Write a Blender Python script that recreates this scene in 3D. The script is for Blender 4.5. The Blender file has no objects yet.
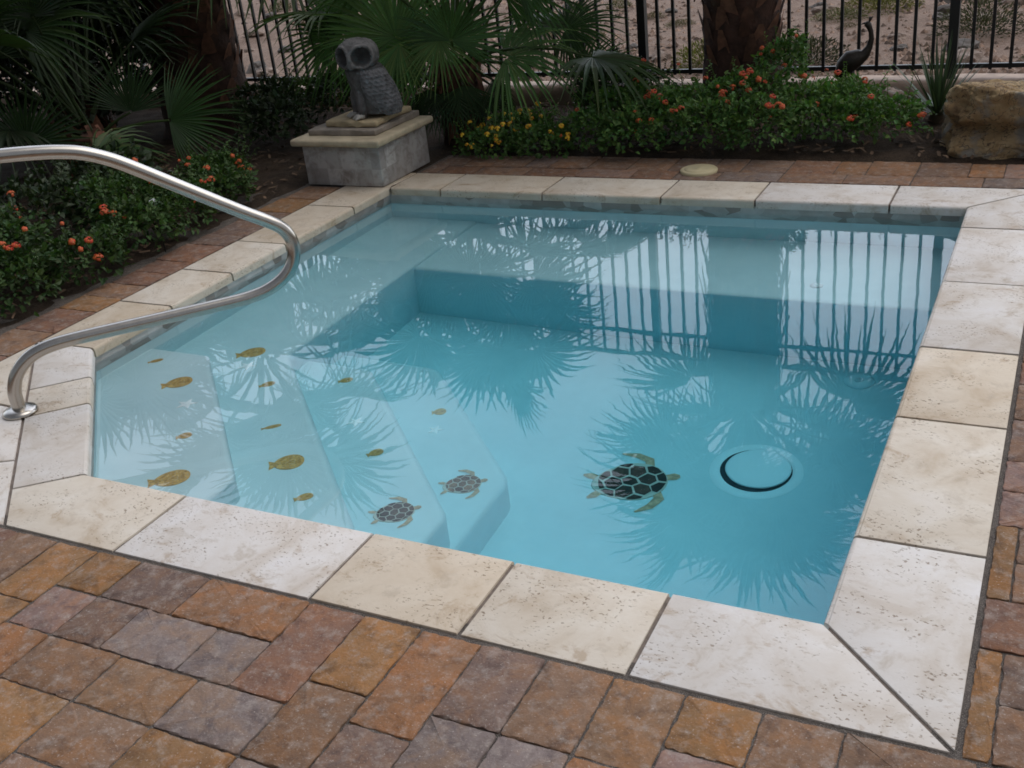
import bpy, bmesh, math, random
from mathutils import Vector, Matrix, noise
from math import radians as RAD, sin, cos, pi, hypot, sqrt

random.seed(7)
scene = bpy.context.scene
col = scene.collection
rnd = random.uniform

# ------------------------------------------------------------------ object helpers
class MB:
    """collects verts / faces (with a per-vertex tone) and links them as ONE mesh object"""
    def __init__(self):
        self.v = []; self.f = []; self.t = []
    def add(self, vs, fs, tone=(1, 1, 1)):
        b = len(self.v)
        self.v += [tuple(p) for p in vs]
        self.f += [tuple(b + i for i in f) for f in fs]
        if tone and isinstance(tone[0], (tuple, list)):
            self.t += [tuple(c) for c in tone]
        else:
            self.t += [tuple(tone)] * len(vs)
    def mesh(self, name, mat, smooth=False):
        me = bpy.data.meshes.new(name)
        me.from_pydata(self.v, [], self.f)
        a = me.color_attributes.new('tone', 'FLOAT_COLOR', 'POINT')
        flat = []
        for c in self.t: flat += [c[0], c[1], c[2], 1.0]
        a.data.foreach_set('color', flat)
        me.materials.append(mat)
        if smooth: me.polygons.foreach_set('use_smooth', [True] * len(me.polygons))
        me.update()
        return me
    def build(self, name, mat, parent=None, smooth=False):
        return link(name, self.mesh(name, mat, smooth), parent)

def link(name, me, parent=None):
    o = bpy.data.objects.new(name, me)
    col.objects.link(o)
    if parent is not None: o.parent = parent
    return o

def tag(o, label, cat, group=None):
    o['label'] = label; o['category'] = cat
    if group: o['group'] = group
    return o

def thing(name, label, cat, loc=(0, 0, 0), group=None, rz=0.0):
    o = bpy.data.objects.new(name, None)
    col.objects.link(o)
    o.location = loc; o.rotation_euler = (0, 0, rz)
    o.empty_display_size = 0.1
    return tag(o, label, cat, group)

def tube(mb, pts, rad, seg=12, tone=(1, 1, 1), caps=True):
    pts = [Vector(p) for p in pts]; n = len(pts)
    if not isinstance(rad, (list, tuple)): rad = [rad] * n
    vs = []; fs = []
    t0 = (pts[1] - pts[0]).normalized()
    up = Vector((0, 0, 1)) if abs(t0.z) < 0.9 else Vector((1, 0, 0))
    u = (up - t0 * up.dot(t0)).normalized()
    for i in range(n):
        if i == 0: t = pts[1] - pts[0]
        elif i == n - 1: t = pts[-1] - pts[-2]
        else: t = pts[i + 1] - pts[i - 1]
        t.normalize()
        u = (u - t * u.dot(t)).normalized(); w = t.cross(u)
        for k in range(seg):
            a = 2 * pi * k / seg
            vs.append(pts[i] + (u * cos(a) + w * sin(a)) * rad[i])
    for i in range(n - 1):
        for k in range(seg):
            k2 = (k + 1) % seg
            fs.append((i * seg + k, i * seg + k2, (i + 1) * seg + k2, (i + 1) * seg + k))
    if caps:
        fs.append(tuple(reversed(range(seg)))); fs.append(tuple((n - 1) * seg + k for k in range(seg)))
    mb.add(vs, fs, tone)

def lathe(mb, prof, seg=32, c=(0, 0, 0), tone=(1, 1, 1)):
    vs = []; fs = []
    n = len(prof)
    for r, z in prof:
        for k in range(seg):
            a = 2 * pi * k / seg
            vs.append((c[0] + r * cos(a), c[1] + r * sin(a), c[2] + z))
    for i in range(n - 1):
        for k in range(seg):
            k2 = (k + 1) % seg
            fs.append((i * seg + k, i * seg + k2, (i + 1) * seg + k2, (i + 1) * seg + k))
    fs.append(tuple(reversed(range(seg)))); fs.append(tuple((n - 1) * seg + k for k in range(seg)))
    mb.add(vs, fs, tone)

def bevel_prism(name, poly, z0, z1, mat, parent=None, r=0.006, seg=2, wide=None, wr=0.018, smooth=True, tone=(1, 1, 1)):
    """a polygon prism with its top edges rounded; edges for which wide(p, q) is true get the larger radius wr"""
    bm = bmesh.new()
    vs = [bm.verts.new((x, y, z1)) for x, y in poly]
    f = bm.faces.new(vs); f.normal_update()
    if f.normal.z < 0: f.normal_flip()
    res = bmesh.ops.extrude_face_region(bm, geom=[f])
    for v in [g for g in res['geom'] if isinstance(g, bmesh.types.BMVert)]: v.co.z = z1
    for v in vs: v.co.z = z0
    bm.normal_update()
    top = [e for e in bm.edges if all(abs(v.co.z - z1) < 1e-6 for v in e.verts)]
    wd = [e for e in top if wide and wide(e.verts[0].co, e.verts[1].co)]
    keep = [tuple(v.co.copy() for v in e.verts) for e in wd]
    if wd:
        bmesh.ops.bevel(bm, geom=wd, offset=wr, segments=4, profile=0.5, affect='EDGES', clamp_overlap=True)
    zt = z1 - 1e-5
    rest = [e for e in bm.edges if all(v.co.z > zt for v in e.verts) and any(abs(fc.normal.z) < 0.3 for fc in e.link_faces)]
    if rest:
        bmesh.ops.bevel(bm, geom=rest, offset=r, segments=seg, profile=0.5, affect='EDGES', clamp_overlap=True)
    bmesh.ops.recalc_face_normals(bm, faces=bm.faces)
    me = bpy.data.meshes.new(name)
    bm.to_mesh(me); bm.free()
    me.materials.append(mat)
    a = me.color_attributes.new('tone', 'FLOAT_COLOR', 'POINT')
    for d in a.data: d.color = (*tone, 1)
    if smooth:
        me.polygons.foreach_set('use_smooth', [True] * len(me.polygons))
        me.set_sharp_from_angle(angle=RAD(50))
    return link(name, me, parent)

def round_poly(poly, radii, seg=6):
    out = []
    n = len(poly)
    for i in range(n):
        r = radii[i]
        p = Vector(poly[i]); a = Vector(poly[i - 1]); b = Vector(poly[(i + 1) % n])
        if r <= 0: out.append(tuple(p)); continue
        d1 = (a - p).normalized(); d2 = (b - p).normalized()
        ang = d1.angle(d2); t = r / math.tan(ang / 2)
        p1 = p + d1 * t; p2 = p + d2 * t
        c = p + (d1 + d2).normalized() * (r / sin(ang / 2))
        for k in range(seg + 1):
            q = p1.lerp(p2, k / seg) - c
            out.append(tuple(c + q.normalized() * r))
    return out

def fbm(p, s=1.0, o=4):
    return noise.fractal(Vector(p) * s, 1.0, 2.0, o)

# ------------------------------------------------------------------ materials
def mat(name):
    m = bpy.data.materials.new(name); m.use_nodes = True
    nt = m.node_tree; nt.nodes.clear()
    out = nt.nodes.new('ShaderNodeOutputMaterial')
    b = nt.nodes.new('ShaderNodeBsdfPrincipled')
    nt.links.new(b.outputs[0], out.inputs[0])
    return m, nt, b
class N:
    """tiny node-building wrapper"""
    def __init__(s, nt): s.nt = nt
    def n(s, t, **k):
        x = s.nt.nodes.new(t)
        for a, v in k.items(): setattr(x, a, v)
        return x
    def l(s, a, b): s.nt.links.new(a, b)
    def noise(s, vec, scale, detail=4, rough=0.55, dist=0.0):
        x = s.n('ShaderNodeTexNoise'); x.inputs['Scale'].default_value = scale
        x.inputs['Detail'].default_value = detail; x.inputs['Roughness'].default_value = rough
        x.inputs['Distortion'].default_value = dist
        if vec is not None: s.l(vec, x.inputs['Vector'])
        return x
    def ramp(s, fac, stops, interp='LINEAR'):
        x = s.n('ShaderNodeValToRGB'); cr = x.color_ramp; cr.interpolation = interp
        while len(cr.elements) < len(stops): cr.elements.new(0.5)
        for e, (p, c) in zip(cr.elements, stops):
            e.position = p; e.color = c if len(c) == 4 else (*c, 1)
        s.l(fac, x.inputs[0]); return x
    def mix(s, a, b, fac, mode='MIX'):
        x = s.n('ShaderNodeMix', data_type='RGBA', blend_type=mode)
        for sock, v in ((x.inputs[0], fac), (x.inputs[6], a), (x.inputs[7], b)):
            if hasattr(v, 'is_output'): s.l(v, sock)
            else: sock.default_value = v if not isinstance(v, tuple) or len(v) == 4 else (*v, 1)
        return x.outputs[2]
    def math(s, op, a, b=0.0):
        x = s.n('ShaderNodeMath', operation=op)
        for sock, v in ((x.inputs[0], a), (x.inputs[1], b)):
            if hasattr(v, 'is_output'): s.l(v, sock)
            else: sock.default_value = v
        return x.outputs[0]
    def bump(s, h, strength, dist=0.01):
        x = s.n('ShaderNodeBump'); x.inputs['Strength'].default_value = strength
        x.inputs['Distance'].default_value = dist; s.l(h, x.inputs['Height'])
        return x.outputs[0]
    def pos(s): return s.n('ShaderNodeNewGeometry').outputs['Position']
    def tone(s):
        x = s.n('ShaderNodeAttribute'); x.attribute_name = 'tone'; return x.outputs['Color']

def simple(name, c, rough=0.6, metal=0.0, var=0.0, vscale=8.0, tone=False, bump=0.0, bscale=60.0, spec=0.5):
    m, nt, b = mat(name); k = N(nt)
    b.inputs['Roughness'].default_value = rough; b.inputs['Metallic'].default_value = metal
    b.inputs['Specular IOR Level'].default_value = spec
    p = k.n('ShaderNodeTexCoord').outputs['Object']
    nz = k.noise(p, vscale, 5)
    lo = tuple(x * (1 - var) for x in c); hi = tuple(min(1, x * (1 + var)) for x in c)
    r = k.ramp(nz.outputs[0], [(0.3, lo), (0.7, hi)])
    cc = r.outputs[0]
    if tone: cc = k.mix(cc, k.tone(), 1.0, 'MULTIPLY')
    k.l(cc, b.inputs['Base Color'])
    if bump: k.l(k.bump(k.noise(p, bscale, 5).outputs[0], bump), b.inputs['Normal'])
    return m

def make_travertine():
    m, nt, b = mat('travertine'); k = N(nt)
    oi = k.n('ShaderNodeObjectInfo')
    off = k.n('ShaderNodeVectorMath', operation='SCALE'); off.inputs[0].default_value = (17, 31, 7)
    k.l(oi.outputs['Random'], off.inputs['Scale'])
    ad = k.n('ShaderNodeVectorMath', operation='ADD'); k.l(k.pos(), ad.inputs[0]); k.l(off.outputs[0], ad.inputs[1])
    p = ad.outputs[0]
    st = k.n('ShaderNodeMapping'); st.inputs['Scale'].default_value = (0.8, 1.15, 1.0); st.inputs['Rotation'].default_value = (0, 0, 0.5); k.l(p, st.inputs[0])
    big = k.noise(p, 5.5, 5, 0.6, 0.6)
    base = k.ramp(big.outputs[0], [(0.28, (0.46, 0.395, 0.32)), (0.44, (0.555, 0.51, 0.45)), (0.60, (0.605, 0.575, 0.53)), (0.75, (0.64, 0.62, 0.60))])
    c = k.mix(base.outputs[0], oi.outputs['Color'], 1.0, 'MULTIPLY')
    # brown clay stains
    s = k.noise(st.outputs[0], 8.0, 8, 0.74, 0.5)
    sm = k.ramp(s.outputs[0], [(0.565, (0, 0, 0)), (0.65, (1, 1, 1))])
    c = k.mix(c, (0.33, 0.225, 0.13), k.math('MULTIPLY', sm.outputs[0], 0.55))
    s2 = k.noise(p, 14.0, 6, 0.7, 0.5)
    c = k.mix(c, (0.40, 0.33, 0.25), k.math('MULTIPLY', k.ramp(s2.outputs[0], [(0.55, (0, 0, 0)), (0.68, (1, 1, 1))]).outputs[0], 0.52))
    # pits, gathered in patches
    v = k.n('ShaderNodeTexNoise'); v.inputs['Scale'].default_value = 120.0; v.inputs['Detail'].default_value = 2.0; k.l(st.outputs[0], v.inputs['Vector'])
    pm = k.noise(p, 8.0, 3)
    pit = k.math('MULTIPLY', k.ramp(v.outputs[0], [(0.615, (0, 0, 0)), (0.665, (1, 1, 1))]).outputs[0], k.ramp(pm.outputs[0], [(0.44, (0, 0, 0)), (0.60, (1, 1, 1))]).outputs[0])
    c = k.mix(c, (0.20, 0.14, 0.09), k.math('MULTIPLY', pit, 0.75))
    k.l(c, b.inputs['Base Color'])
    b.inputs['Roughness'].default_value = 0.72; b.inputs['Specular IOR Level'].default_value = 0.3
    h = k.math('SUBTRACT', k.math('MULTIPLY', k.noise(p, 40, 6).outputs[0], 0.5), pit)
    k.l(k.bump(h, 0.45, 0.004), b.inputs['Normal'])
    return m

def make_paver():
    m, nt, b = mat('tumbled_paver'); k = N(nt)
    p = k.pos(); t = k.tone()
    n1 = k.noise(p, 9.0, 6, 0.65, 0.8)
    c = k.mix(t, k.mix(t, (1.22, 1.03, 0.80), 1.0, 'MULTIPLY'), k.ramp(n1.outputs[0], [(0.42, (0, 0, 0)), (0.62, (1, 1, 1))]).outputs[0])
    n2 = k.noise(p, 17.0, 6, 0.7, 0.4)
    c = k.mix(c, k.mix(t, (0.66, 0.64, 0.66), 1.0, 'MULTIPLY'), k.ramp(n2.outputs[0], [(0.50, (0, 0, 0)), (0.66, (1, 1, 1))]).outputs[0])
    n3 = k.noise(p, 26.0, 7, 0.75)
    c = k.mix(c, (0.34, 0.29, 0.25), k.math('MULTIPLY', k.ramp(n3.outputs[0], [(0.50, (0, 0, 0)), (0.68, (1, 1, 1))]).outputs[0], 0.60))
    n4 = k.noise(p, 170.0, 4, 0.7)
    c = k.mix(c, (0.42, 0.36, 0.31), k.math('MULTIPLY', k.ramp(n4.outputs[0], [(0.60, (0, 0, 0)), (0.68, (1, 1, 1))]).outputs[0], 0.75))
    c = k.mix(c, (0.05, 0.04, 0.035), k.math('MULTIPLY', k.ramp(n4.outputs[0], [(0.29, (1, 1, 1)), (0.36, (0, 0, 0))]).outputs[0], 0.45))
    k.l(c, b.inputs['Base Color'])
    b.inputs['Roughness'].default_value = 0.85; b.inputs['Specular IOR Level'].default_value = 0.25
    h = k.math('ADD', k.noise(p, 28, 7, 0.7).outputs[0], k.math('MULTIPLY', k.noise(p, 150, 4).outputs[0], 0.4))
    k.l(k.bump(h, 0.7, 0.006), b.inputs['Normal'])
    return m

def make_ground(name, a, bcol, ccol, scale, bump=0.8):
    m, nt, b = mat(name); k = N(nt); p = k.pos()
    n1 = k.noise(p, scale, 8, 0.7)
    n2 = k.noise(p, scale * 14, 6, 0.75)
    c = k.ramp(n1.outputs[0], [(0.35, a), (0.65, bcol)]).outputs[0]
    c = k.mix(c, ccol, k.ramp(n2.outputs[0], [(0.52, (0, 0, 0)), (0.68, (1, 1, 1))]).outputs[0])
    c = k.mix(c, tuple(x * 0.35 for x in a), k.math('MULTIPLY', k.ramp(n2.outputs[0], [(0.30, (1, 1, 1)), (0.44, (0, 0, 0))]).outputs[0], 0.7))
    k.l(c, b.inputs['Base Color']); b.inputs['Roughness'].default_value = 0.95
    b.inputs['Specular IOR Level'].default_value = 0.15
    k.l(k.bump(k.math('ADD', n1.outputs[0], n2.outputs[0]), bump, 0.03), b.inputs['Normal'])
    return m

def make_leaf(name, c, rough=0.45, trans=0.25):
    m, nt, b = mat(name); k = N(nt)
    cc = k.mix((*c, 1), k.tone(), 1.0, 'MULTIPLY')
    oi = k.n('ShaderNodeObjectInfo')
    cc = k.mix(cc, oi.outputs['Color'], 1.0, 'MULTIPLY')
    k.l(cc, b.inputs['Base Color'])
    b.inputs['Roughness'].default_value = rough; b.inputs['Specular IOR Level'].default_value = 0.35
    tr = k.n('ShaderNodeBsdfTranslucent'); k.l(k.mix(cc, (1.3, 1.5, 0.6, 1), 1.0, 'MULTIPLY'), tr.inputs[0])
    mx = k.n('ShaderNodeMixShader'); mx.inputs[0].default_value = trans
    out = [x for x in nt.nodes if x.type == 'OUTPUT_MATERIAL'][0]
    k.l(b.outputs[0], mx.inputs[1]); k.l(tr.outputs[0], mx.inputs[2]); k.l(mx.outputs[0], out.inputs[0])
    return m

def make_water():
    m = bpy.data.materials.new('pool_water'); m.use_nodes = True
    nt = m.node_tree; nt.nodes.clear(); k = N(nt)
    out = k.n('ShaderNodeOutputMaterial')
    g = k.n('ShaderNodeBsdfGlass'); g.inputs['IOR'].default_value = 1.333; g.inputs['Roughness'].default_value = 0.0
    p = k.pos()
    mp = k.n('ShaderNodeMapping'); mp.inputs['Scale'].default_value = (1.0, 1.6, 1.0); mp.inputs['Rotation'].default_value = (0, 0, 0.4); k.l(p, mp.inputs[0])
    n1 = k.noise(mp.outputs[0], 3.2, 2, 0.5); n2 = k.noise(mp.outputs[0], 14.0, 2, 0.5)
    h = k.math('ADD', n1.outputs[0], k.math('MULTIPLY', n2.outputs[0], 0.035))
    k.l(k.bump(h, 0.04, 0.012), g.inputs['Normal'])
    va = k.n('ShaderNodeVolumeAbsorption'); va.inputs['Color'].default_value = (0.20, 0.905, 1.0, 1); va.inputs['Density'].default_value = 0.64
    k.l(g.outputs[0], out.inputs[0]); k.l(va.outputs[0], out.inputs[1])
    return m

def make_plaster():
    m, nt, b = mat('pool_plaster'); k = N(nt); p = k.pos()
    n = k.noise(p, 3.5, 9, 0.72)
    c = k.ramp(n.outputs[0], [(0.3, (0.57, 0.715, 0.745)), (0.7, (0.67, 0.795, 0.82))])
    k.l(c.outputs[0], b.inputs['Base Color']); b.inputs['Roughness'].default_value = 0.7
    return m

def make_tile():
    m, nt, b = mat('waterline_tile'); k = N(nt); p = k.pos()
    ti = k.n('ShaderNodeTexVoronoi'); ti.inputs['Scale'].default_value = 11.0; k.l(p, ti.inputs['Vector'])
    hsv = k.n('ShaderNodeSeparateColor'); k.l(ti.outputs['Color'], hsv.inputs[0])
    c = k.ramp(hsv.outputs[0], [(0.0, (0.26, 0.20, 0.17)), (0.45, (0.55, 0.51, 0.48)), (1.0, (0.72, 0.70, 0.68))]).outputs[0]
    c = k.mix(c, (0.2, 0.16, 0.13), k.math('MULTIPLY', k.noise(p, 18, 6).outputs[0], 0.7))
    k.l(c, b.inputs['Base Color']); b.inputs['Roughness'].default_value = 0.45
    return m

def make_plinth():
    m, nt, b = mat('tumbled_stone_tile'); k = N(nt)
    p = k.n('ShaderNodeTexCoord').outputs['Object']
    # per-tile shade: snap the coordinates to a 0.1 m grid
    sn = k.n('ShaderNodeVectorMath', operation='SNAP'); k.l(p, sn.inputs[0]); sn.inputs[1].default_value = (0.102, 0.102, 0.102)
    wn = k.n('ShaderNodeTexWhiteNoise'); k.l(sn.outputs[0], wn.inputs['Vector'])
    c = k.ramp(wn.outputs['Value'], [(0, (0.32, 0.30, 0.285)), (0.5, (0.40, 0.38, 0.36)), (1, (0.49, 0.47, 0.45))]).outputs[0]
    c = k.mix(c, (0.21, 0.18, 0.16), k.ramp(k.noise(p, 14, 6, 0.65, .5).outputs[0], [(0.45, (0, 0, 0)), (0.7, (1, 1, 1))]).outputs[0])
    k.l(c, b.inputs['Base Color']); b.inputs['Roughness'].default_value = 0.7
    k.l(k.bump(k.noise(p, 45, 6).outputs[0], 0.4, 0.004), b.inputs['Normal'])
    return m

def make_boulder():
    m, nt, b = mat('boulder_rock'); k = N(nt)
    p = k.n('ShaderNodeTexCoord').outputs['Object']
    n = k.noise(p, 5.0, 8, 0.7, 0.8)
    c = k.ramp(n.outputs[0], [(0.30, (0.20, 0.125, 0.065)), (0.42, (0.50, 0.325, 0.155)), (0.54, (0.66, 0.475, 0.255)), (0.72, (0.76, 0.61, 0.40))]).outputs[0]
    vp = k.n('ShaderNodeVectorMath', operation='ADD'); k.l(p, vp.inputs[0]); k.l(k.noise(p, 6, 4).outputs['Color'], vp.inputs[1])
    ve = k.n('ShaderNodeTexVoronoi', feature='DISTANCE_TO_EDGE'); ve.inputs['Scale'].default_value = 5.0; k.l(vp.outputs[0], ve.inputs['Vector'])
    c = k.mix((0.14, 0.09, 0.055), c, k.ramp(ve.outputs['Distance'], [(0.0, (0, 0, 0)), (0.04, (1, 1, 1))]).outputs[0])
    w = k.noise(p, 3.4, 6, 0.6, 0.5)
    c = k.mix(c, (0.42, 0.40, 0.36), k.math('MULTIPLY', k.ramp(w.outputs[0], [(0.53, (0, 0, 0)), (0.60, (1, 1, 1))]).outputs[0], 0.8))
    k.l(c, b.inputs['Base Color']); b.inputs['Roughness'].default_value = 0.85
    k.l(k.bump(k.noise(p, 16, 10, 0.78).outputs[0], 1.0, 0.06), b.inputs['Normal'])
    return m

def make_steel():
    m, nt, b = mat('stainless_steel'); k = N(nt)
    p = k.n('ShaderNodeTexCoord').outputs['Object']
    b.inputs['Metallic'].default_value = 1.0
    n = k.noise(p, 30, 5)
    k.l(k.ramp(n.outputs[0], [(0.3, (0.44, 0.41, 0.37)), (0.7, (0.48, 0.45, 0.41))]).outputs[0], b.inputs['Base Color'])
    k.l(k.ramp(n.outputs[0], [(0.3, (0.22,) * 3), (0.7, (0.26,) * 3)]).outputs[0], b.inputs['Roughness'])
    return m

def make_gold():
    m, nt, b = mat('gold_mosaic'); k = N(nt)
    p = k.n('ShaderNodeTexCoord').outputs['Object']
    v = k.n('ShaderNodeTexVoronoi'); v.inputs['Scale'].default_value = 95; k.l(p, v.inputs['Vector'])
    e = k.n('ShaderNodeTexVoronoi', feature='DISTANCE_TO_EDGE'); e.inputs['Scale'].default_value = 95; k.l(p, e.inputs['Vector'])
    sp_ = k.n('ShaderNodeSeparateColor'); k.l(v.outputs['Color'], sp_.inputs[0])
    c = k.ramp(sp_.outputs[0], [(0, (0.42, 0.21, 0.045)), (0.5, (0.64, 0.35, 0.085)), (1, (0.76, 0.47, 0.15))]).outputs[0]
    c = k.mix((0.52, 0.35, 0.17), c, k.ramp(e.outputs['Distance'], [(0.02, (0, 0, 0)), (0.10, (1, 1, 1))]).outputs[0])
    k.l(c, b.inputs['Base Color']); b.inputs['Roughness'].default_value = 0.4
    return m
M = dict(
    travertine=make_travertine(), paver=make_paver(), water=make_water(), plaster=make_plaster(), tile=make_tile(),
    plinth=make_plinth(), boulder=make_boulder(), steel=make_steel(),
    mortar=simple('grey_mortar', (0.17, 0.135, 0.11), 0.9, var=0.3, vscale=60),
    joint_sand=make_ground('joint_sand', (0.060, 0.050, 0.044), (0.13, 0.11, 0.095), (0.46, 0.41, 0.36), 30, 0.5),
    soil=make_ground('bark_soil', (0.035, 0.025, 0.018), (0.075, 0.052, 0.036), (0.13, 0.095, 0.065), 9),
    desert=make_ground('desert_gravel_soil', (0.185, 0.128, 0.098), (0.275, 0.195, 0.150), (0.34, 0.255, 0.205), 2.2),
    curb=simple('adobe_curb', (0.30, 0.22, 0.17), 0.9, var=0.25, vscale=9, bump=0.3, bscale=50),
    iron=simple('black_iron', (0.012, 0.012, 0.012), 0.5, var=0.3),
    gold=make_gold(),
    pearl=simple('pearl_mosaic', (0.97, 0.97, 0.97), 0.4),
    shell_dark=simple('dark_scute_mosaic', (0.050, 0.025, 0.015), 0.6, var=0.6, vscale=40, tone=True),
    shell_line=simple('pale_seam_mosaic', (0.60, 0.54, 0.46), 0.5),
    flipper=simple('olive_flipper_mosaic', (0.58, 0.36, 0.22), 0.6, var=0.35, vscale=60),
    drain_white=simple('drain_plastic', (0.80, 0.88, 0.90), 0.5),
    drain_dark=simple('drain_shadow_gap', (0.02, 0.03, 0.04), 0.7),
    lid=simple('cream_lid_plastic', (0.50, 0.43, 0.26), 0.6, var=0.12),
    cap=simple('cream_limestone', (0.42, 0.35, 0.24), 0.75, var=0.22, vscale=12, bump=0.35),
    slab_grey=simple('grey_flagstone', (0.24, 0.205, 0.17), 0.85, var=0.3, vscale=14, bump=0.5),
    slab_tan=simple('tan_flagstone', (0.40, 0.315, 0.19), 0.85, var=0.25, vscale=12, bump=0.5),
    owl=simple('carved_grey_stone', (0.115, 0.112, 0.11), 0.85, var=0.45, vscale=22, bump=0.7, bscale=70, tone=True),
    bronze=simple('dark_bronze', (0.035, 0.028, 0.022), 0.5, metal=0.4, var=0.4, vscale=30),
    bark=simple('palm_bark', (0.066, 0.032, 0.021), 0.95, var=0.55, vscale=16, tone=True, bump=0.8, bscale=40),
    fibre=simple('dry_palm_fibre', (0.165, 0.084, 0.054), 0.95, var=0.4, vscale=25, tone=True),
    palm=make_leaf('palm_leaf', (0.046, 0.094, 0.036), 0.55, 0.25),
    lantana=make_leaf('lantana_leaf', (0.080, 0.165, 0.046), 0.6, 0.25),
    dark_leaf=make_leaf('dark_shrub_leaf', (0.030, 0.052, 0.022), 0.5, 0.15),
    scrub=make_leaf('desert_scrub_leaf', (0.10, 0.105, 0.058), 0.7, 0.15),
    yucca=make_leaf('yucca_blade', (0.055, 0.085, 0.05), 0.5, 0.1),
    twig=simple('brown_twig', (0.07, 0.05, 0.03), 0.9),
    red_flower=simple('red_orange_petals', (0.50, 0.052, 0.018), 0.6, tone=True),
    yellow_flower=simple('golden_petals', (0.70, 0.42, 0.02), 0.6, tone=True),
    white=simple('white_plastic', (0.75, 0.77, 0.78), 0.5),
    pebble=simple('desert_stone', (0.24, 0.18, 0.145), 0.9, var=0.35, vscale=6, bump=0.4),
    dark_rock=simple('dark_desert_stone', (0.10, 0.085, 0.075), 0.9, var=0.35, vscale=6, bump=0.4),
)

# ------------------------------------------------------------------ plan of the pool
A = 3.0            # square pool, near right corner at the origin, x to the right, y away
CH = 0.775         # cut corner near left
W = 0.31           # coping width
ZW = -0.07         # water level
ZF = -1.04
POOL = [(0, 0), (0, A), (-A, A), (-A, CH), (-A + CH, 0)]       # seen from above, anticlockwise
def grow(poly, d):
    out = []; n = len(poly)
    for i in range(n):
        p = Vector(poly[i]); a = Vector(poly[i - 1]); b = Vector(poly[(i + 1) % n])
        e1 = (p - a).normalized(); e2 = (b - p).normalized()
        n1 = Vector((e1.y, -e1.x)); n2 = Vector((e2.y, -e2.x))
        k = (n1 + n2); k = k / k.dot(n1)
        out.append(tuple(p + k * d))
    return out

pool = thing('swimming_pool', 'small square plunge pool with travertine coping, one cut corner and fan of steps', 'pool', (-1.5, 1.5, 0))
def under_pool(o):
    o.parent = pool; o.matrix_parent_inverse = Matrix.Translation((1.5, -1.5, 0)); return o

def ring_wall(mb, poly, z0, z1, out=0.0):
    P = grow(poly, out); n = len(P)
    for i in range(n):
        a, b = P[i], P[(i + 1) % n]
        mb.add([(a[0], a[1], z0), (b[0], b[1], z0), (b[0], b[1], z1), (a[0], a[1], z1)], [(3, 2, 1, 0)])
mb = MB()
ring_wall(mb, POOL, ZF, -0.03, 0.022)
P = grow(POOL, 0.022)
mb.add([(x, y, ZF) for x, y in P], [tuple(range(len(P)))])
# outer skin of the shell so that the basin is a solid body
Po = grow(POOL, 0.2); n = len(P)
for i in range(n):
    j = (i + 1) % n
    mb.add([(*P[i], -0.045), (*P[j], -0.045), (*Po[j], -0.045), (*Po[i], -0.045)], [(0, 1, 2, 3)])
    mb.add([(*Po[i], ZF - .15), (*Po[j], ZF - .15), (*Po[j], -0.045), (*Po[i], -0.045)], [(0, 1, 2, 3)])
mb.add([(x, y, ZF - .15) for x, y in Po], [tuple(reversed(range(n)))])
under_pool(mb.build('basin', M['plaster']))
mb = MB(); ring_wall(mb, POOL, -0.155, -0.036, 0.017)
under_pool(mb.build('waterline_tile', M['tile']))

def step(name, poly, radii, z, r=0.03):
    o = bevel_prism(name, round_poly(poly, radii), ZF - 0.05, z, M['plaster'], None, r=r, seg=4)
    return under_pool(o)
x0, y0 = -3.1, -0.1
step('step', [(x0, y0), (-1.945, y0), (-1.945, .315), (-2.715, 1.085), (x0, 1.085)], [0, 0, .05, .05, 0], -0.25, .022)
step('bench', [(x0, y0), (-1.48, y0), (-1.48, .30), (-2.475, 1.295), (-2.475, 3.1), (x0, 3.1)], [0, 0, .06, .12, 0, 0], -0.42)
step('step', [(x0, y0), (-1.33, y0), (-1.33, .595), (-2.165, 1.43), (x0, 1.43)], [0, 0, .09, .09, 0], -0.62)
step('step', [(x0, y0), (-1.31, y0), (-1.31, 1.0), (-1.99, 1.68), (x0, 1.68)], [0, 0, .12, .12, 0], -0.83)
step('bench', [(-2.6, 2.335), (0.1, 2.335), (0.1, 3.1), (-2.6, 3.1)], [0, 0, 0, 0], -0.45)

# floor drain: a ring, a dark disc coloured as the shade in the gap, a cover
drain = thing('floor_drain', 'round pale drain cover with dark gap around it on pool floor', 'drain', (-0.532, 1.478, ZF))
mb = MB(); seg = 48
vs = []; prof = [(.172, 0.0005), (.160, .005), (.145, .006), (.134, .005), (.130, .001)]
lathe_f = []
for r_, z_ in prof:
    for k_ in range(seg): vs.append((r_ * cos(2 * pi * k_ / seg), r_ * sin(2 * pi * k_ / seg), z_))
for i in range(len(prof) - 1):
    for k_ in range(seg):
        k2 = (k_ + 1) % seg; lathe_f.append((i * seg + k_, i * seg + k2, (i + 1) * seg + k2, (i + 1) * seg + k_))
mb.add(vs, lathe_f); mb.build('rim', M['drain_white'], drain, True)
mb = MB(); lathe(mb, [(.132, .001), (.132, .004)], 48); mb.build('gap', M['drain_dark'], drain)
mb = MB(); lathe(mb, [(.10, .003), (.119, .005), (.121, .011), (.115, .0145), (.06, .0155), (.01, .016)], 48, (.006, .008, 0)); mb.build('cover', M['drain_white'], drain, True)
jet = thing('floor_return', 'flat pale round fitting on pool floor below the far bench', 'fitting', (-0.292, 2.20, ZF))
mb = MB(); lathe(mb, [(.062, 0), (.060, .008), (.045, .011), (.02, .012)], 32); mb.build('flange', M['drain_white'], jet, True)
mb = MB(); lathe(mb, [(.018, .0122), (.017, .016)], 20); mb.build('nozzle', M['white'], jet, True)
cap_ = thing('bench_fitting', 'small white fitting on the submerged far bench', 'fitting', (-0.533, 2.50, -0.45))
mb = MB(); lathe(mb, [(.028, 0), (.026, .010), (.012, .014)], 24); mb.build('flange', M['white'], cap_, True)
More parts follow.
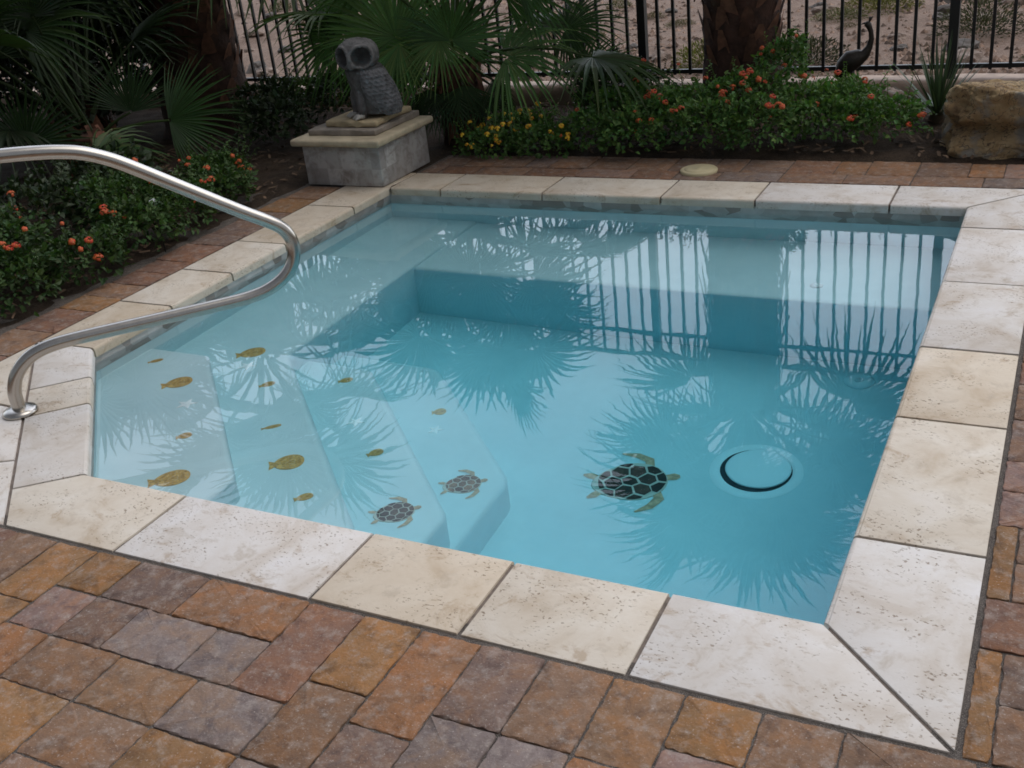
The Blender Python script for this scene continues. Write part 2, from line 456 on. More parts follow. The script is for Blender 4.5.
mb = MB(); lathe(mb, [(.010, .0142), (.009, .018)], 16); mb.build('nozzle', M['drain_white'], cap_, True)

# ------------------------------------------------------------------ coping
cop = bpy.data.objects.new('coping', None); col.objects.link(cop); under_pool(cop)
O = 0.004
def inset(poly, d=0.0055):
    c = grow(poly, -d); return c
def area(poly):
    return sum(poly[i][0] * poly[(i + 1) % len(poly)][1] - poly[(i + 1) % len(poly)][0] * poly[i][1] for i in range(len(poly))) / 2
def edge_in(p, q):
    m_ = (p + q) / 2
    if abs(m_.y - 0) < .008 and -A + CH - .02 < m_.x < 0: return True
    if abs(m_.x) < .008 and 0 < m_.y < A: return True
    if abs(m_.y - A) < .008 and -A < m_.x < 0: return True
    if abs(m_.x + A) < .008 and CH - .02 < m_.y < A: return True
    if abs(m_.x + m_.y - (CH - A)) < .012 and -A < m_.x < -A + CH: return True
    return False
def stone(poly, tint, h=0.0):
    if area(poly) < 0: poly = poly[::-1]
    ip = inset(poly)
    o = bevel_prism('coping_stone', ip, -0.042, h, M['travertine'], cop, r=0.004, seg=2, wide=lambda p, q: edge_in(p, q), wr=0.014)
    o.color = (*tint, 1)
    return o
beige = (1.0, .905, .78); cream = (1.02, .96, .875); whit = (1.07, 1.06, 1.08); grey = (1.0, .985, .99); warm = (.97, .885, .77); tanc = (.88, .785, .66)
XR = W; YN = -W; YF = A + W; XL = -A - W
# near row
nj = [0.0, -0.340, -0.745, -1.163, -1.817]
stone([(0, 0), (XR, YN), (-.338, YN), (-.340, 0)], grey)
stone([(-.340, 0), (-.338, YN), (-.745, YN), (-.745, 0)], cream, -.001)
stone([(-.745, 0), (-.745, YN), (-1.163, YN), (-1.163, 0)], beige, .001)
stone([(-1.163, 0), (-1.163, YN), (-1.817, YN), (-1.817, 0)], whit)
c1 = (-A + CH, 0); c2 = (-A, CH)
stone([(-1.817, 0), (-1.817, YN), (-2.24, YN), (-2.40, -.15), c1], cream, .0005)
# right row
rj = [0.343, 0.987, 1.492, 2.098, 2.731]
stone([(0, 0), (0, rj[0]), (XR, rj[0]), (XR, YN)], grey)
tints = [cream, beige, grey, whit]
for i in range(4):
    stone([(0, rj[i]), (0, rj[i + 1]), (XR, rj[i + 1]), (XR, rj[i])], tints[i], rnd(-.001, .001))
stone([(0, rj[4]), (0, A), (XR, YF), (XR, rj[4])], whit)
# far row
fj = [0.0, -0.32, -0.935, -1.408, -2.06, -2.675]
stone([(0, A), (XR, YF), (-.32, YF), (-.32, A)], whit)
for a_, b_, t_ in ((-.32, -.935, whit), (-.935, -1.408, cream), (-1.408, -2.06, cream), (-2.06, -2.675, warm)):
    stone([(a_, A), (a_, YF), (b_, YF), (b_, A)], t_, rnd(-.001, .001))
stone([(-2.675, A), (-2.675, YF), (-A, YF), (-A, A)], warm)
stone([(-A, A), (-A, YF), (XL, YF), (XL, 2.646), (-A, 2.646)], warm)
# left row
lj = [2.646, 2.044, 1.634, 1.228, CH]
for i, t_ in enumerate((warm, cream, cream, tanc)):
    stone([(-A, lj[i]), (XL, lj[i]), (XL, lj[i + 1]), (-A, lj[i + 1])], t_, rnd(-.001, .001))
# cut corner: the edge runs x + y = CH - A, the back of the stones x + y = -2.55
def on(sx, s): return ((s + sx) / 2, (s - sx) / 2)
SI = CH - A; SO = -2.55
def chs(d): return on(d, SI), on(d, SO)
d2 = c2[0] - c2[1]; d1 = c1[0] - c1[1]
j1 = -3.36; j2 = -3.01
stone([c2, (XL, CH), (XL, XL * -1 + SO), on(-4.03, SO), on(j1, SO), on(j1, SI)], grey)
stone([on(j1, SI), on(j1, SO), on(j2, SO), on(j2, SI)], cream)
stone([on(j2, SI), on(j2, SO), (-2.40, -.15), c1], grey)
# triangular fill behind the cut corner
q = -2.54
stone([on(-4.06, SO), (XL, XL * -1 + SO - .001), (XL, .30), on(j2 - .10, SO)], cream)
stone([on(j2 - .10, SO), (XL, .30), (XL, YN), (-3.0, YN), (-2.59, -.03), on(q, SO)], whit)
stone([on(q, SO), (-2.59, -.03), (-3.0, YN), (-2.24, YN)], grey)
# mortar bed under the stones
mb = MB()
Pi = grow(POOL, 0.02); sq = [(W - .004, YN + .004), (W - .004, YF - .004), (XL + .004, YF - .004), (XL + .004, YN + .004), (-2.24, YN + .004)]
n = 5
for i in range(n):
    j = (i + 1) % n
    mb.add([(*Pi[i], -.006), (*sq[i], -.006), (*sq[j], -.006), (*Pi[j], -.006)], [(0, 1, 2, 3)])
    mb.add([(*Pi[i], -.044), (*Pi[j], -.044), (*Pi[j], -.006), (*Pi[i], -.006)], [(0, 3, 2, 1)])
mb.build('mortar_bed', M['mortar'], cop)

# ------------------------------------------------------------------ water
mb = MB()
Pw = grow(POOL, 0.10); n = len(Pw)
mb.add([(x, y, ZW) for x, y in Pw] + [(x, y, ZF - .10) for x, y in Pw],
       [tuple(range(n)), tuple(reversed(range(n, 2 * n)))] + [(i, n + i, n + (i + 1) % n, (i + 1) % n) for i in range(n)])
w = mb.build('water', M['water']); w['kind'] = 'structure'

# ------------------------------------------------------------------ mosaics on the steps and floor
Z1, Z2, Z3, Z4 = -.25, -.42, -.62, -.83
def fish(x, y, z, L, ang, wide, label, mtl='gold', tail=True):
    mb = MB(); pts = []
    n = 26
    for i in range(n):
        t = 2 * pi * i / n
        pts.append((.5 * L * .86 * cos(t) + .07 * L, .5 * 1.32 * wide * sin(t) * (1 + .10 * cos(t))))
    if tail:
        tl = [(-.20 * L, .30 * wide), (-.34 * L, .22 * wide), (-.50 * L, .40 * wide), (-.475 * L, 0), (-.50 * L, -.40 * wide), (-.34 * L, -.22 * wide), (-.20 * L, -.30 * wide)]
    top = .003
    k = len(pts)
    mb.add([(px, py, top) for px, py in pts] + [(px, py, .0005) for px, py in pts], [tuple(range(k))] + [(i, k + i, k + (i + 1) % k, (i + 1) % k) for i in range(k)])
    root = thing('fish_mosaic', label, 'fish mosaic', (x, y, z), 'fish mosaics set into the pool steps', RAD(ang))
    mb.build('body', M[mtl], root)
    if tail:
        mb = MB(); k = len(tl)
        mb.add([(px, py, .0026) for px, py in tl] + [(px, py, .0005) for px, py in tl], [tuple(range(k))] + [(i, k + i, k + (i + 1) % k, (i + 1) % k) for i in range(k)])
        mb.build('tail', M[mtl], root)
fish(-2.907, .977, Z1, .064, 48, .022, 'thin gold fish at the far back corner of the top step')
fish(-2.662, .834, Z1, .123, 46, .070, 'large oval gold fish on the top step behind the white star')
fish(-2.324, .494, Z1, .058, 46, .032, 'small gold fish in the middle of the top step')
fish(-2.165, .242, Z1, .140, 44, .075, 'large gold fish on the top step partly under the near coping')
fish(-2.656, 1.268, Z2, .127, 42, .070, 'large oval gold fish at the far end of the second step')
fish(-2.393, 1.039, Z2, .067, 52, .030, 'small dark gold fish on the second step below the white star')
fish(-2.154, .754, Z2, .076, 43, .018, 'very thin gold fish in the middle of the second step')
fish(-1.939, .560, Z2, .125, 38, .074, 'large gold fish with notched tail on the second step')
fish(-1.748, .396, Z2, .066, 46, .030, 'small gold fish on the second step nearest the coping')
fish(-2.210, 1.305, Z3, .063, 41, .030, 'small gold fish at the far end of the third step')
fish(-1.776, .851, Z3, .064, 52, .034, 'small gold fish on the third step before its turtle')
fish(-1.798, 1.344, Z4, .060, 33, .036, 'small gold fish at the far end of the lowest step')
def star(x, y, z, L, ang, label):
    mb = MB(); pts = []
    for i in range(10):
        r = L / 2 * (1.0 if i % 2 == 0 else .42); t = 2 * pi * i / 10
        pts.append((r * cos(t), r * sin(t)))
    k = 10
    mb.add([(px, py, .003) for px, py in pts] + [(px, py, .0005) for px, py in pts] + [(0, 0, .005)], [(i, (i + 1) % k, 2 * k) for i in range(k)] + [(i, k + i, k + (i + 1) % k, (i + 1) % k) for i in range(k)])
    o = mb.build('starfish_mosaic', M['pearl']); o.location = (x, y, z); o.rotation_euler = (0, 0, RAD(ang))
    tag(o, label, 'starfish mosaic', 'white starfish set into the pool steps')
star(-2.492, .698, Z1, .088, 30, 'white starfish on the top step')
star(-2.588, 1.158, Z2, .084, 15, 'white starfish on the second step')
star(-1.974, 1.022, Z3, .076, 10, 'white starfish on the third step')
star(-1.744, 1.218, Z4, .066, 22, 'white starfish on the lowest step')

def turtle(x, y, z, L, ang, label, dark):
    root = thing('turtle_mosaic', label, 'turtle mosaic', (x, y, z), 'turtle mosaics set into the pool', RAD(ang))
    a = L * .385; b = L * .315
    def outline(t): return (a * cos(t) * (1 if cos(t) > 0 else 1.04), b * sin(t) * (1 - .18 * max(0, -cos(t)) + .06 * cos(t)))
    mb = MB(); n = 30
    pts = [outline(2 * pi * i / n) for i in range(n)]
    mb.add([(px, py, .0045) for px, py in pts] + [(px * 1.02, py * 1.02, .0005) for px, py in pts], [tuple(range(n))] + [(i, n + i, n + (i + 1) % n, (i + 1) % n) for i in range(n)])
    sh = mb.build('shell', M['shell_line'], root)
    mb = MB()
    s = L * .108
    for i in range(-6, 7):
        for j in range(-5, 6):
            cx = i * s * 1.72 + (j % 2) * s * .86; cy = j * s * 1.50
            hexa = [(cx + s * .88 * cos(pi / 6 + k * pi / 3), cy + s * .88 * sin(pi / 6 + k * pi / 3)) for k in range(6)]
            hexa = [(hx + s * .30 * fbm((hx / s * .8, hy / s * .8, L * 40), 1, 2), hy + s * .30 * fbm((hx / s * .8 + 9, hy / s * .8, L * 40), 1, 2)) for hx, hy in hexa]
            h2 = []
            for hx, hy in hexa:
                d = hypot(hx / a, hy / b); lim = .985 * (1 - .1 * max(0, -hx / a))
                if d > lim: hx *= lim / d; hy *= lim / d
                h2.append((hx, hy))
            if abs(area(h2)) < s * s * .30: continue
            t_ = rnd(.5, 1.3) * dark
            if random.random() < .3: t_ *= 2.3
            mb.add([(hx, hy, .0062) for hx, hy in h2], [tuple(range(6))], (t_ * rnd(1, 1.25), t_ * rnd(.9, 1.05), t_))
    mb.build('scutes', M['shell_dark'], sh)
    def limb(name, path, ws):
        mb = MB(); vs = []
        for i, (px, py) in enumerate(path):
            q_ = path[min(i + 1, len(path) - 1)]; p_ = path[max(i - 1, 0)]
            dx, dy = q_[0] - p_[0], q_[1] - p_[1]; d = hypot(dx, dy); nx, ny = -dy / d, dx / d
            vs += [(px * L + nx * ws[i] * L, py * L + ny * ws[i] * L, .0036), (px * L - nx * ws[i] * L, py * L - ny * ws[i] * L, .0036)]
        mb.add(vs, [(2 * i, 2 * i + 2, 2 * i + 3, 2 * i + 1) for i in range(len(path) - 1)])
        mb.build(name, M['flipper'], root)
    limb('head', [(.30, 0), (.40, .0), (.47, .0), (.52, .0)], [.055, .05, .06, .025])
    for sy in (1, -1):
        limb('flipper', [(.24, .20 * sy), (.25, .34 * sy), (.14, .45 * sy), (-.02, .51 * sy)], [.045, .055, .045, .012])
        limb('flipper', [(-.30, .10 * sy), (-.40, .17 * sy), (-.47, .20 * sy)], [.035, .045, .015])
turtle(-.955, 1.28, ZF, .36, 27, 'large dark shelled turtle on the pool floor beside the drain', .6)
turtle(-1.508, .548, Z3, .178, 40, 'small dark shelled turtle on the third step nearest the coping', 1.0)
turtle(-1.462, .918, Z4, .180, 36, 'small brown shelled turtle on the lowest step', 2.6)

# ------------------------------------------------------------------ paving
u = 0.07875
X0 = 0.112; Y0 = YN - .006
hues = [((.222, .122, .066), 5), ((.190, .106, .068), 5), ((.184, .114, .078), 5), ((.165, .110, .084), 4), ((.188, .142, .122), 3),
        ((.228, .128, .062), 3), ((.204, .124, .082), 3), ((.23, .148, .116), 2), ((.165, .116, .098), 2)]
bag = [h for h, k_ in hues for _ in range(k_)]
HU = dict(o=(.245, .128, .068), b=(.188, .115, .074), p=(.235, .152, .128), g=(.188, .146, .132), r=(.190, .106, .074), t=(.228, .138, .082), d=(.162, .108, .086), y=(.235, .130, .060))
pav = MB()
def paver(xa, xb, ya, yb, c):
    """one tumbled paver: jittered outline, rounded shoulders, slightly uneven top"""
    g = rnd(.0014, .0028); xa += g; xb -= g; ya += g; yb -= g
    if xb - xa < .012 or yb - ya < .012: return
    lx, ly = xb - xa, yb - ya
    cr = min(.006, lx * .3, ly * .3); pts = []
    for (cx, cy, s) in ((xb - cr, ya + cr, -90), (xb - cr, yb - cr, 0), (xa + cr, yb - cr, 90), (xa + cr, ya + cr, 180)):
        for q_ in (0, 45, 90):
            t = RAD(s + q_); pts.append((cx + cr * cos(t), cy + cr * sin(t)))
    out = []
    for i, p_ in enumerate(pts):
        out.append(p_)
        if i % 3 == 2:
            q_ = pts[(i + 1) % 12]; d = hypot(q_[0] - p_[0], q_[1] - p_[1]); m_ = max(2, int(d / .013))
            for k_ in range(1, m_): out.append((p_[0] + (q_[0] - p_[0]) * k_ / m_, p_[1] + (q_[1] - p_[1]) * k_ / m_))
    cx, cy = (xa + xb) / 2, (ya + yb) / 2
    n = len(out); z = rnd(-.0025, .0015); tx, ty = rnd(-.006, .006), rnd(-.006, .006)
    rings = []
    for dep, ins in ((-.05, 0), (-.006, 0), (-.0015, .0012), (0, .0042)):
        rg = []
        for px, py in out:
            j = .0021 if dep > -.02 else .0
            dx, dy = cx - px, cy - py; d = hypot(dx, dy)
            rg.append((px + dx / d * ins + rnd(-j, j), py + dy / d * ins + rnd(-j, j), z + dep + (px - cx) * tx + (py - cy) * ty + (rnd(-.0012, .0012) if dep > -.02 else 0)))
        rings.append(rg)
    vs = [p_ for r_ in rings for p_ in r_] + [(cx, cy, z + rnd(-.0005, .001))]
    fs = []
    for r_ in range(3):
        for i in range(n): fs.append((r_ * n + i, r_ * n + (i + 1) % n, (r_ + 1) * n + (i + 1) % n, (r_ + 1) * n + i))
    for i in range(n): fs.append((3 * n + i, 3 * n + (i + 1) % n, 4 * n))
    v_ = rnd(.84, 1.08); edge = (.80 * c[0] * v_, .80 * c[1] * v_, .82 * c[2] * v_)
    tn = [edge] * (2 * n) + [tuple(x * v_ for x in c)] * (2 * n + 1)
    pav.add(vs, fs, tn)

# near deck on a half-paver grid: i to the left from X0, j towards the camera from Y0
NI0, NI1 = -30, 56; NJ = 42
occ = set()
def cell_ok(i, j, w_, h_): return all((a_, b_) not in occ and NI0 <= a_ < NI1 and b_ < NJ for a_ in range(i, i + w_) for b_ in range(j, j + h_))
def put(i, j, w_, h_, c):
    for a_ in range(i, i + w_):
        for b_ in range(j, j + h_): occ.add((a_, b_))
    paver(X0 - (i + w_) * u, X0 - i * u, Y0 - (j + h_) * u, Y0 - j * u, c)
for i, j, w_, h_, c in (
    (-3, 0, 3, 2, 'b'), (0, 0, 2, 2, 'b'), (2, 0, 2, 2, 'y'), (4, 0, 2, 3, 't'), (6, 0, 2, 3, 'b'), (8, 0, 2, 3, 'd'), (10, 0, 2, 4, 'o'), (12, 0, 2, 3, 'y'),
    (14, 0, 2, 4, 'r'), (16, 0, 4, 2, 'o'), (20, 0, 3, 2, 'd'), (23, 0, 2, 2, 'y'), (25, 0, 2, 3, 'y'), (27, 0, 2, 3, 'b'), (29, 0, 3, 2, 'r'),
    (16, 2, 2, 2, 'g'), (18, 2, 3, 2, 'g'), (21, 2, 2, 2, 'd'), (23, 2, 2, 2, 'p'),
    (12, 3, 2, 3, 'b'), (14, 4, 3, 2, 'g'), (17, 4, 3, 2, 't'), (20, 4, 3, 2, 'b'), (23, 4, 2, 2, 'o'), (8, 3, 2, 2, 'g'), (6, 3, 2, 2, 'g'), (10, 4, 2, 2, 'd'),
    (20, 6, 3, 3, 'y'), (17, 6, 3, 2, 'b'), (14, 6, 3, 2, 'y'), (12, 6, 2, 2, 'g'), (4, 3, 2, 2, 'o'), (2, 2, 2, 2, 'p'), (0, 2, 2, 2, 'r')):
    put(i, j, w_, h_, HU[c])
# the right hand deck shares the grid with negative i; the coping and a cut strip beside it are left out
sizes = [(3, 2), (2, 3), (2, 2), (3, 2), (2, 2), (3, 3), (4, 2)]
for j in range(NJ):
    for i in range(NI0, NI1):
        if (i, j) in occ: continue
        opts = sizes[:]; random.shuffle(opts)
        for w_, h_ in opts + [(2, 1), (1, 2), (1, 1)]:
            if cell_ok(i, j, w_, h_):
                put(i, j, w_, h_, random.choice(bag)); break
# right deck: hand set pieces beside the coping, then grid
XS = W + .006
for ya, yb, xb, c in ((-.31, .015, .366, 'y'), (.015, .19, .60, 'r'), (.19, .49, .366, 'y'), (.49, .655, .545, 'p'), (.655, .81, .545, 'p'), (.81, 1.05, .47, 'd'), (1.05, 1.28, .47, 'b'), (1.28, 1.44, .55, 'r'), (1.44, 1.68, .47, 'b'), (1.68, 1.92, .47, 'p'), (1.92, 2.16, .55, 'r'), (2.16, 2.40, .47, 'g'), (2.40, 2.64, .47, 'b'), (2.64, 2.88, .55, 't'), (2.88, 3.12, .47, 'r'), (3.12, 3.345, .47, 'b')):
    ya_ = max(ya, Y0 + .0)
    paver(XS, xb, ya_, yb, HU[c])
    x = xb; 
    while x < 2.4:
        k_ = random.choice((.157, .236, .236)); h = yb - ya_
        if h > .28:
            paver(x, x + k_, ya_, ya_ + h / 2, random.choice(bag)); paver(x, x + k_, ya_ + h / 2, yb, random.choice(bag))
        else: paver(x, x + k_, ya_, yb, random.choice(bag))
        x += k_
# far strip: one thin cut row and one whole row
x = 2.4
for y_a, y_b, ws_ in ((YF + .006, 3.475, (.236, .315)), (3.475, 3.72, (.236, .157, .236))):
    x = 2.4
    while x > -2.98:
        k_ = random.choice(ws_); 
        paver(max(x - k_, -2.985), x, y_a, y_b + rnd(-.012, .012) * (y_b > 3.6), random.choice(bag)); x -= k_
# left strip
y = 2.98
while y > .30:
    k_ = random.choice((.157, .236, .236))
    paver(-3.555 + rnd(-.015, .015), XL - .006, max(y - k_, .3), y, random.choice([HU['r'], HU['d'], HU['b'], HU['y'], HU['r'], HU['d']])); y -= k_
# deck to the left of the fill triangle
y = .30
while y > Y0 + .05:
    x = XL - .006; h = min(.157, y - Y0)
    while x > -4.6:
        k_ = random.choice((.157, .236, .315)); paver(x - k_, x, y - h, y, random.choice(bag)); x -= k_
    y -= h
o = pav.build('brick_pavement', M['paver']); o['kind'] = 'structure'
o.data.polygons.foreach_set('use_smooth', [True] * len(o.data.polygons)); o.data.set_sharp_from_angle(angle=RAD(40))

# sand in the joints / sub-base: one sheet under the deck with the pool left out
def frame_sheet(mb, xo0, xo1, yo0, yo1, xi0, xi1, yi0, yi1, z, nx=1):
    for xa, xb, ya, yb in ((xo0, xo1, yo0, yi0), (xo0, xo1, yi1, yo1), (xo0, xi0, yi0, yi1), (xi1, xo1, yi0, yi1)):
        mb.add([(xa, ya, z), (xb, ya, z), (xb, yb, z), (xa, yb, z)], [(0, 1, 2, 3)])
mb = MB(); frame_sheet(mb, -4.6, 2.4, -3.65, 3.72, XL + .05, W - .05, YN + .05, YF - .05, -.0050)
o = mb.build('joint_sand', M['joint_sand']); o['kind'] = 'structure'
mb = MB(); frame_sheet(mb, -400, 400, -400, 400, XL + .05, W - .05, YN + .05, YF - .05, -.050)
o = mb.build('ground', M['soil']); o['kind'] = 'structure'

# planting bed: bumpy soil, far bed and left bed
def soil_patch(mb, xa, xb, ya, yb, st=.05):
    nx = int((xb - xa) / st); ny = int((yb - ya) / st); vs = []; fs = []
    for i in range(nx + 1):
        for j in range(ny + 1):
            x = xa + (xb - xa) * i / nx; y = ya + (yb - ya) * j / ny
            d = min(i, nx - i, j, ny - j) / 3
            vs.append((x, y, -.012 + min(1, d) * (.022 + .03 * fbm((x, y, 0), 2.2) + .012 * fbm((x, y, 3), 11))))
    for i in range(nx):
        for j in range(ny):
            a_ = i * (ny + 1) + j; fs.append((a_, a_ + ny + 1, a_ + ny + 2, a_ + 1))
    mb.add(vs, fs)
mb = MB()
soil_patch(mb, -2.98, 4.0, 3.725, 5.10); soil_patch(mb, -9.0, -3.56, .32, 5.10, .06)
soil_patch(mb, -3.56, -2.98, 3.0, 5.10)
o = mb.build('planting_bed_soil', M['soil'], None, True); o['kind'] = 'structure'
# bark chips
mb = MB()
for _ in range(2600):
    if random.random() < .6: x, y = rnd(-3, 1.5), rnd(3.74, 5.05)
    else: x, y = rnd(-5.5, -3.58), rnd(.6, 5.0)
    a_ = rnd(0, pi); l = rnd(.008, .028); w_ = rnd(.003, .009); t_ = rnd(.5, 2.2)
    z = .018 + .02 * fbm((x, y, 0), 2.2) + rnd(0, .012); e = rnd(-.008, .008)
    dx, dy = cos(a_) * l, sin(a_) * l; ex, ey = -sin(a_) * w_, cos(a_) * w_
    mb.add([(x - dx - ex, y - dy - ey, z - e), (x + dx - ex, y + dy - ey, z + e), (x + dx + ex, y + dy + ey, z + e + .004), (x - dx + ex, y - dy + ey, z - e + .004)], [(0, 1, 2, 3)], (t_, t_ * .9, t_ * .8))
M['chip'] = simple('bark_chip', (0.07, 0.048, 0.032), .95, tone=True)
o = mb.build('bark_mulch', M['chip']); o['kind'] = 'stuff'

# desert beyond the fence
mb = MB(); xs = [-400, -150, -60, -30] + [-20 + i * .4 for i in range(76)] + [20, 40, 120, 400]
ys = [5.31 + i * .28 for i in range(60)] + [23, 28, 36, 50, 90, 180, 400]
vs = []; fs = []
for x in xs:
    for y in ys: vs.append((x, y, .085 + (.05 * fbm((x, y, 0), .5) + .02 * fbm((x, y, 5), 2.0)) * min(1, (y - 5.3) / 1.2)))
for i in range(len(xs) - 1):
    for j in range(len(ys) - 1):
        a_ = i * len(ys) + j; fs.append((a_, a_ + len(ys), a_ + len(ys) + 1, a_ + 1))
mb.add(vs, fs); o = mb.build('desert_ground', M['desert'], None, True); o['kind'] = 'structure'

def rock_mesh(name, r, mtl, sub=2, sq=.6, rough=.35, seed=0):
    bm = bmesh.new(); bmesh.ops.create_icosphere(bm, subdivisions=sub, radius=1)
    for v in bm.verts:
        d = 1 + rough * fbm(v.co + Vector((seed * 7.3, seed, 0)), 1.1)
        v.co = Vector((v.co.x * d * r, v.co.y * d * r * rr[seed % 5], v.co.z * d * r * sq))
    me = bpy.data.meshes.new(name); bm.to_mesh(me); bm.free(); me.materials.append(mtl)
    return me
rr = [.8, 1.0, .7, .9, 1.15]
# small gravel, uncountable
mb = MB()
for _ in range(7000):
    y = 5.36 + 7.5 * random.random() ** 1.7; x = rnd(-2.2 - .95 * (y - 2.6), .9)
    s = rnd(.006, .034) * (1 + .06 * (y - 5)); t_ = rnd(.3, 1.8)
    z = .085 + (.05 * fbm((x, y, 0), .5) + .02 * fbm((x, y, 5), 2.0)) * min(1, (y - 5.3) / 1.2)
    a_ = rnd(0, pi); h = s * rnd(.4, .9)
    vs = [(x + s * cos(a_ + k_ * pi / 2) * rnd(.7, 1.2), y + s * sin(a_ + k_ * pi / 2) * rnd(.7, 1.2), z) for k_ in range(4)] + [(x + rnd(-.3, .3) * s, y + rnd(-.3, .3) * s, z + h)]
    mb.add(vs, [(0, 1, 4), (1, 2, 4), (2, 3, 4), (3, 0, 4)], (t_, t_ * .93, t_ * .88))
M['gravel'] = simple('loose_gravel', (0.22, 0.16, 0.125), .95, tone=True)
o = mb.build('desert_gravel', M['gravel']); o['kind'] = 'stuff'

# ------------------------------------------------------------------ leaves
def leaf(mb, p, d, nrm, L, Wd, tone, fold=.25, curl=.15):
    """pointed oval leaf with a midrib fold"""
    d = d.normalized(); s = d.cross(nrm)
    if s.length < 1e-4: s = Vector((1, 0, 0))
    s.normalize(); nn = s.cross(d)
    up = nn * (Wd * fold); dn = nn * (-L * curl)
    m1 = p + d * (L * .38)
    vs = [p, m1, p + d * (L * .72) + dn * .5, p + d * L + dn,
          m1 + s * Wd * .5 + up, m1 - s * Wd * .5 + up, p + d * (L * .72) + s * Wd * .36 + up * .6 + dn * .5, p + d * (L * .72) - s * Wd * .36 + up * .6 + dn * .5]
    mb.add(vs, [(0, 1, 4), (0, 5, 1), (1, 2, 6, 4), (1, 5, 7, 2), (2, 3, 6), (2, 7, 3)], tone)
def rdir():
    while True:
        v = Vector((rnd(-1, 1), rnd(-1, 1), rnd(-1, 1)))
        if .05 < v.length < 1: return v.normalized()

def flower_mesh(name, mtl, r, lo, hi):
    mb = MB()
    for k_ in range(15):
        t = rnd(0, 2 * pi); ph = random.random() ** .6 * 1.25
        c = Vector((sin(ph) * cos(t), sin(ph) * sin(t), cos(ph) * .75)) * r * .8
        n_ = c.normalized() + rdir() * .25; a_ = n_.orthogonal().normalized(); b_ = n_.cross(a_)
        s = r * .36; tn = tuple(rnd(l_, h_) for l_, h_ in zip(lo, hi))
        mb.add([c + a_ * s, c + b_ * s, c - a_ * s, c - b_ * s, c + n_ * s * .35], [(0, 1, 4), (1, 2, 4), (2, 3, 4), (3, 0, 4)], tn)
    return mb.mesh(name, mtl)
RF = [flower_mesh('flower', M['red_flower'], .021, (.75, .7, .6), (1.2, 2.1, 1.2)) for _ in range(4)]
YF_ = [flower_mesh('flower', M['yellow_flower'], .020, (.8, .7, .6), (1.2, 1.2, 1.4)) for _ in range(3)]

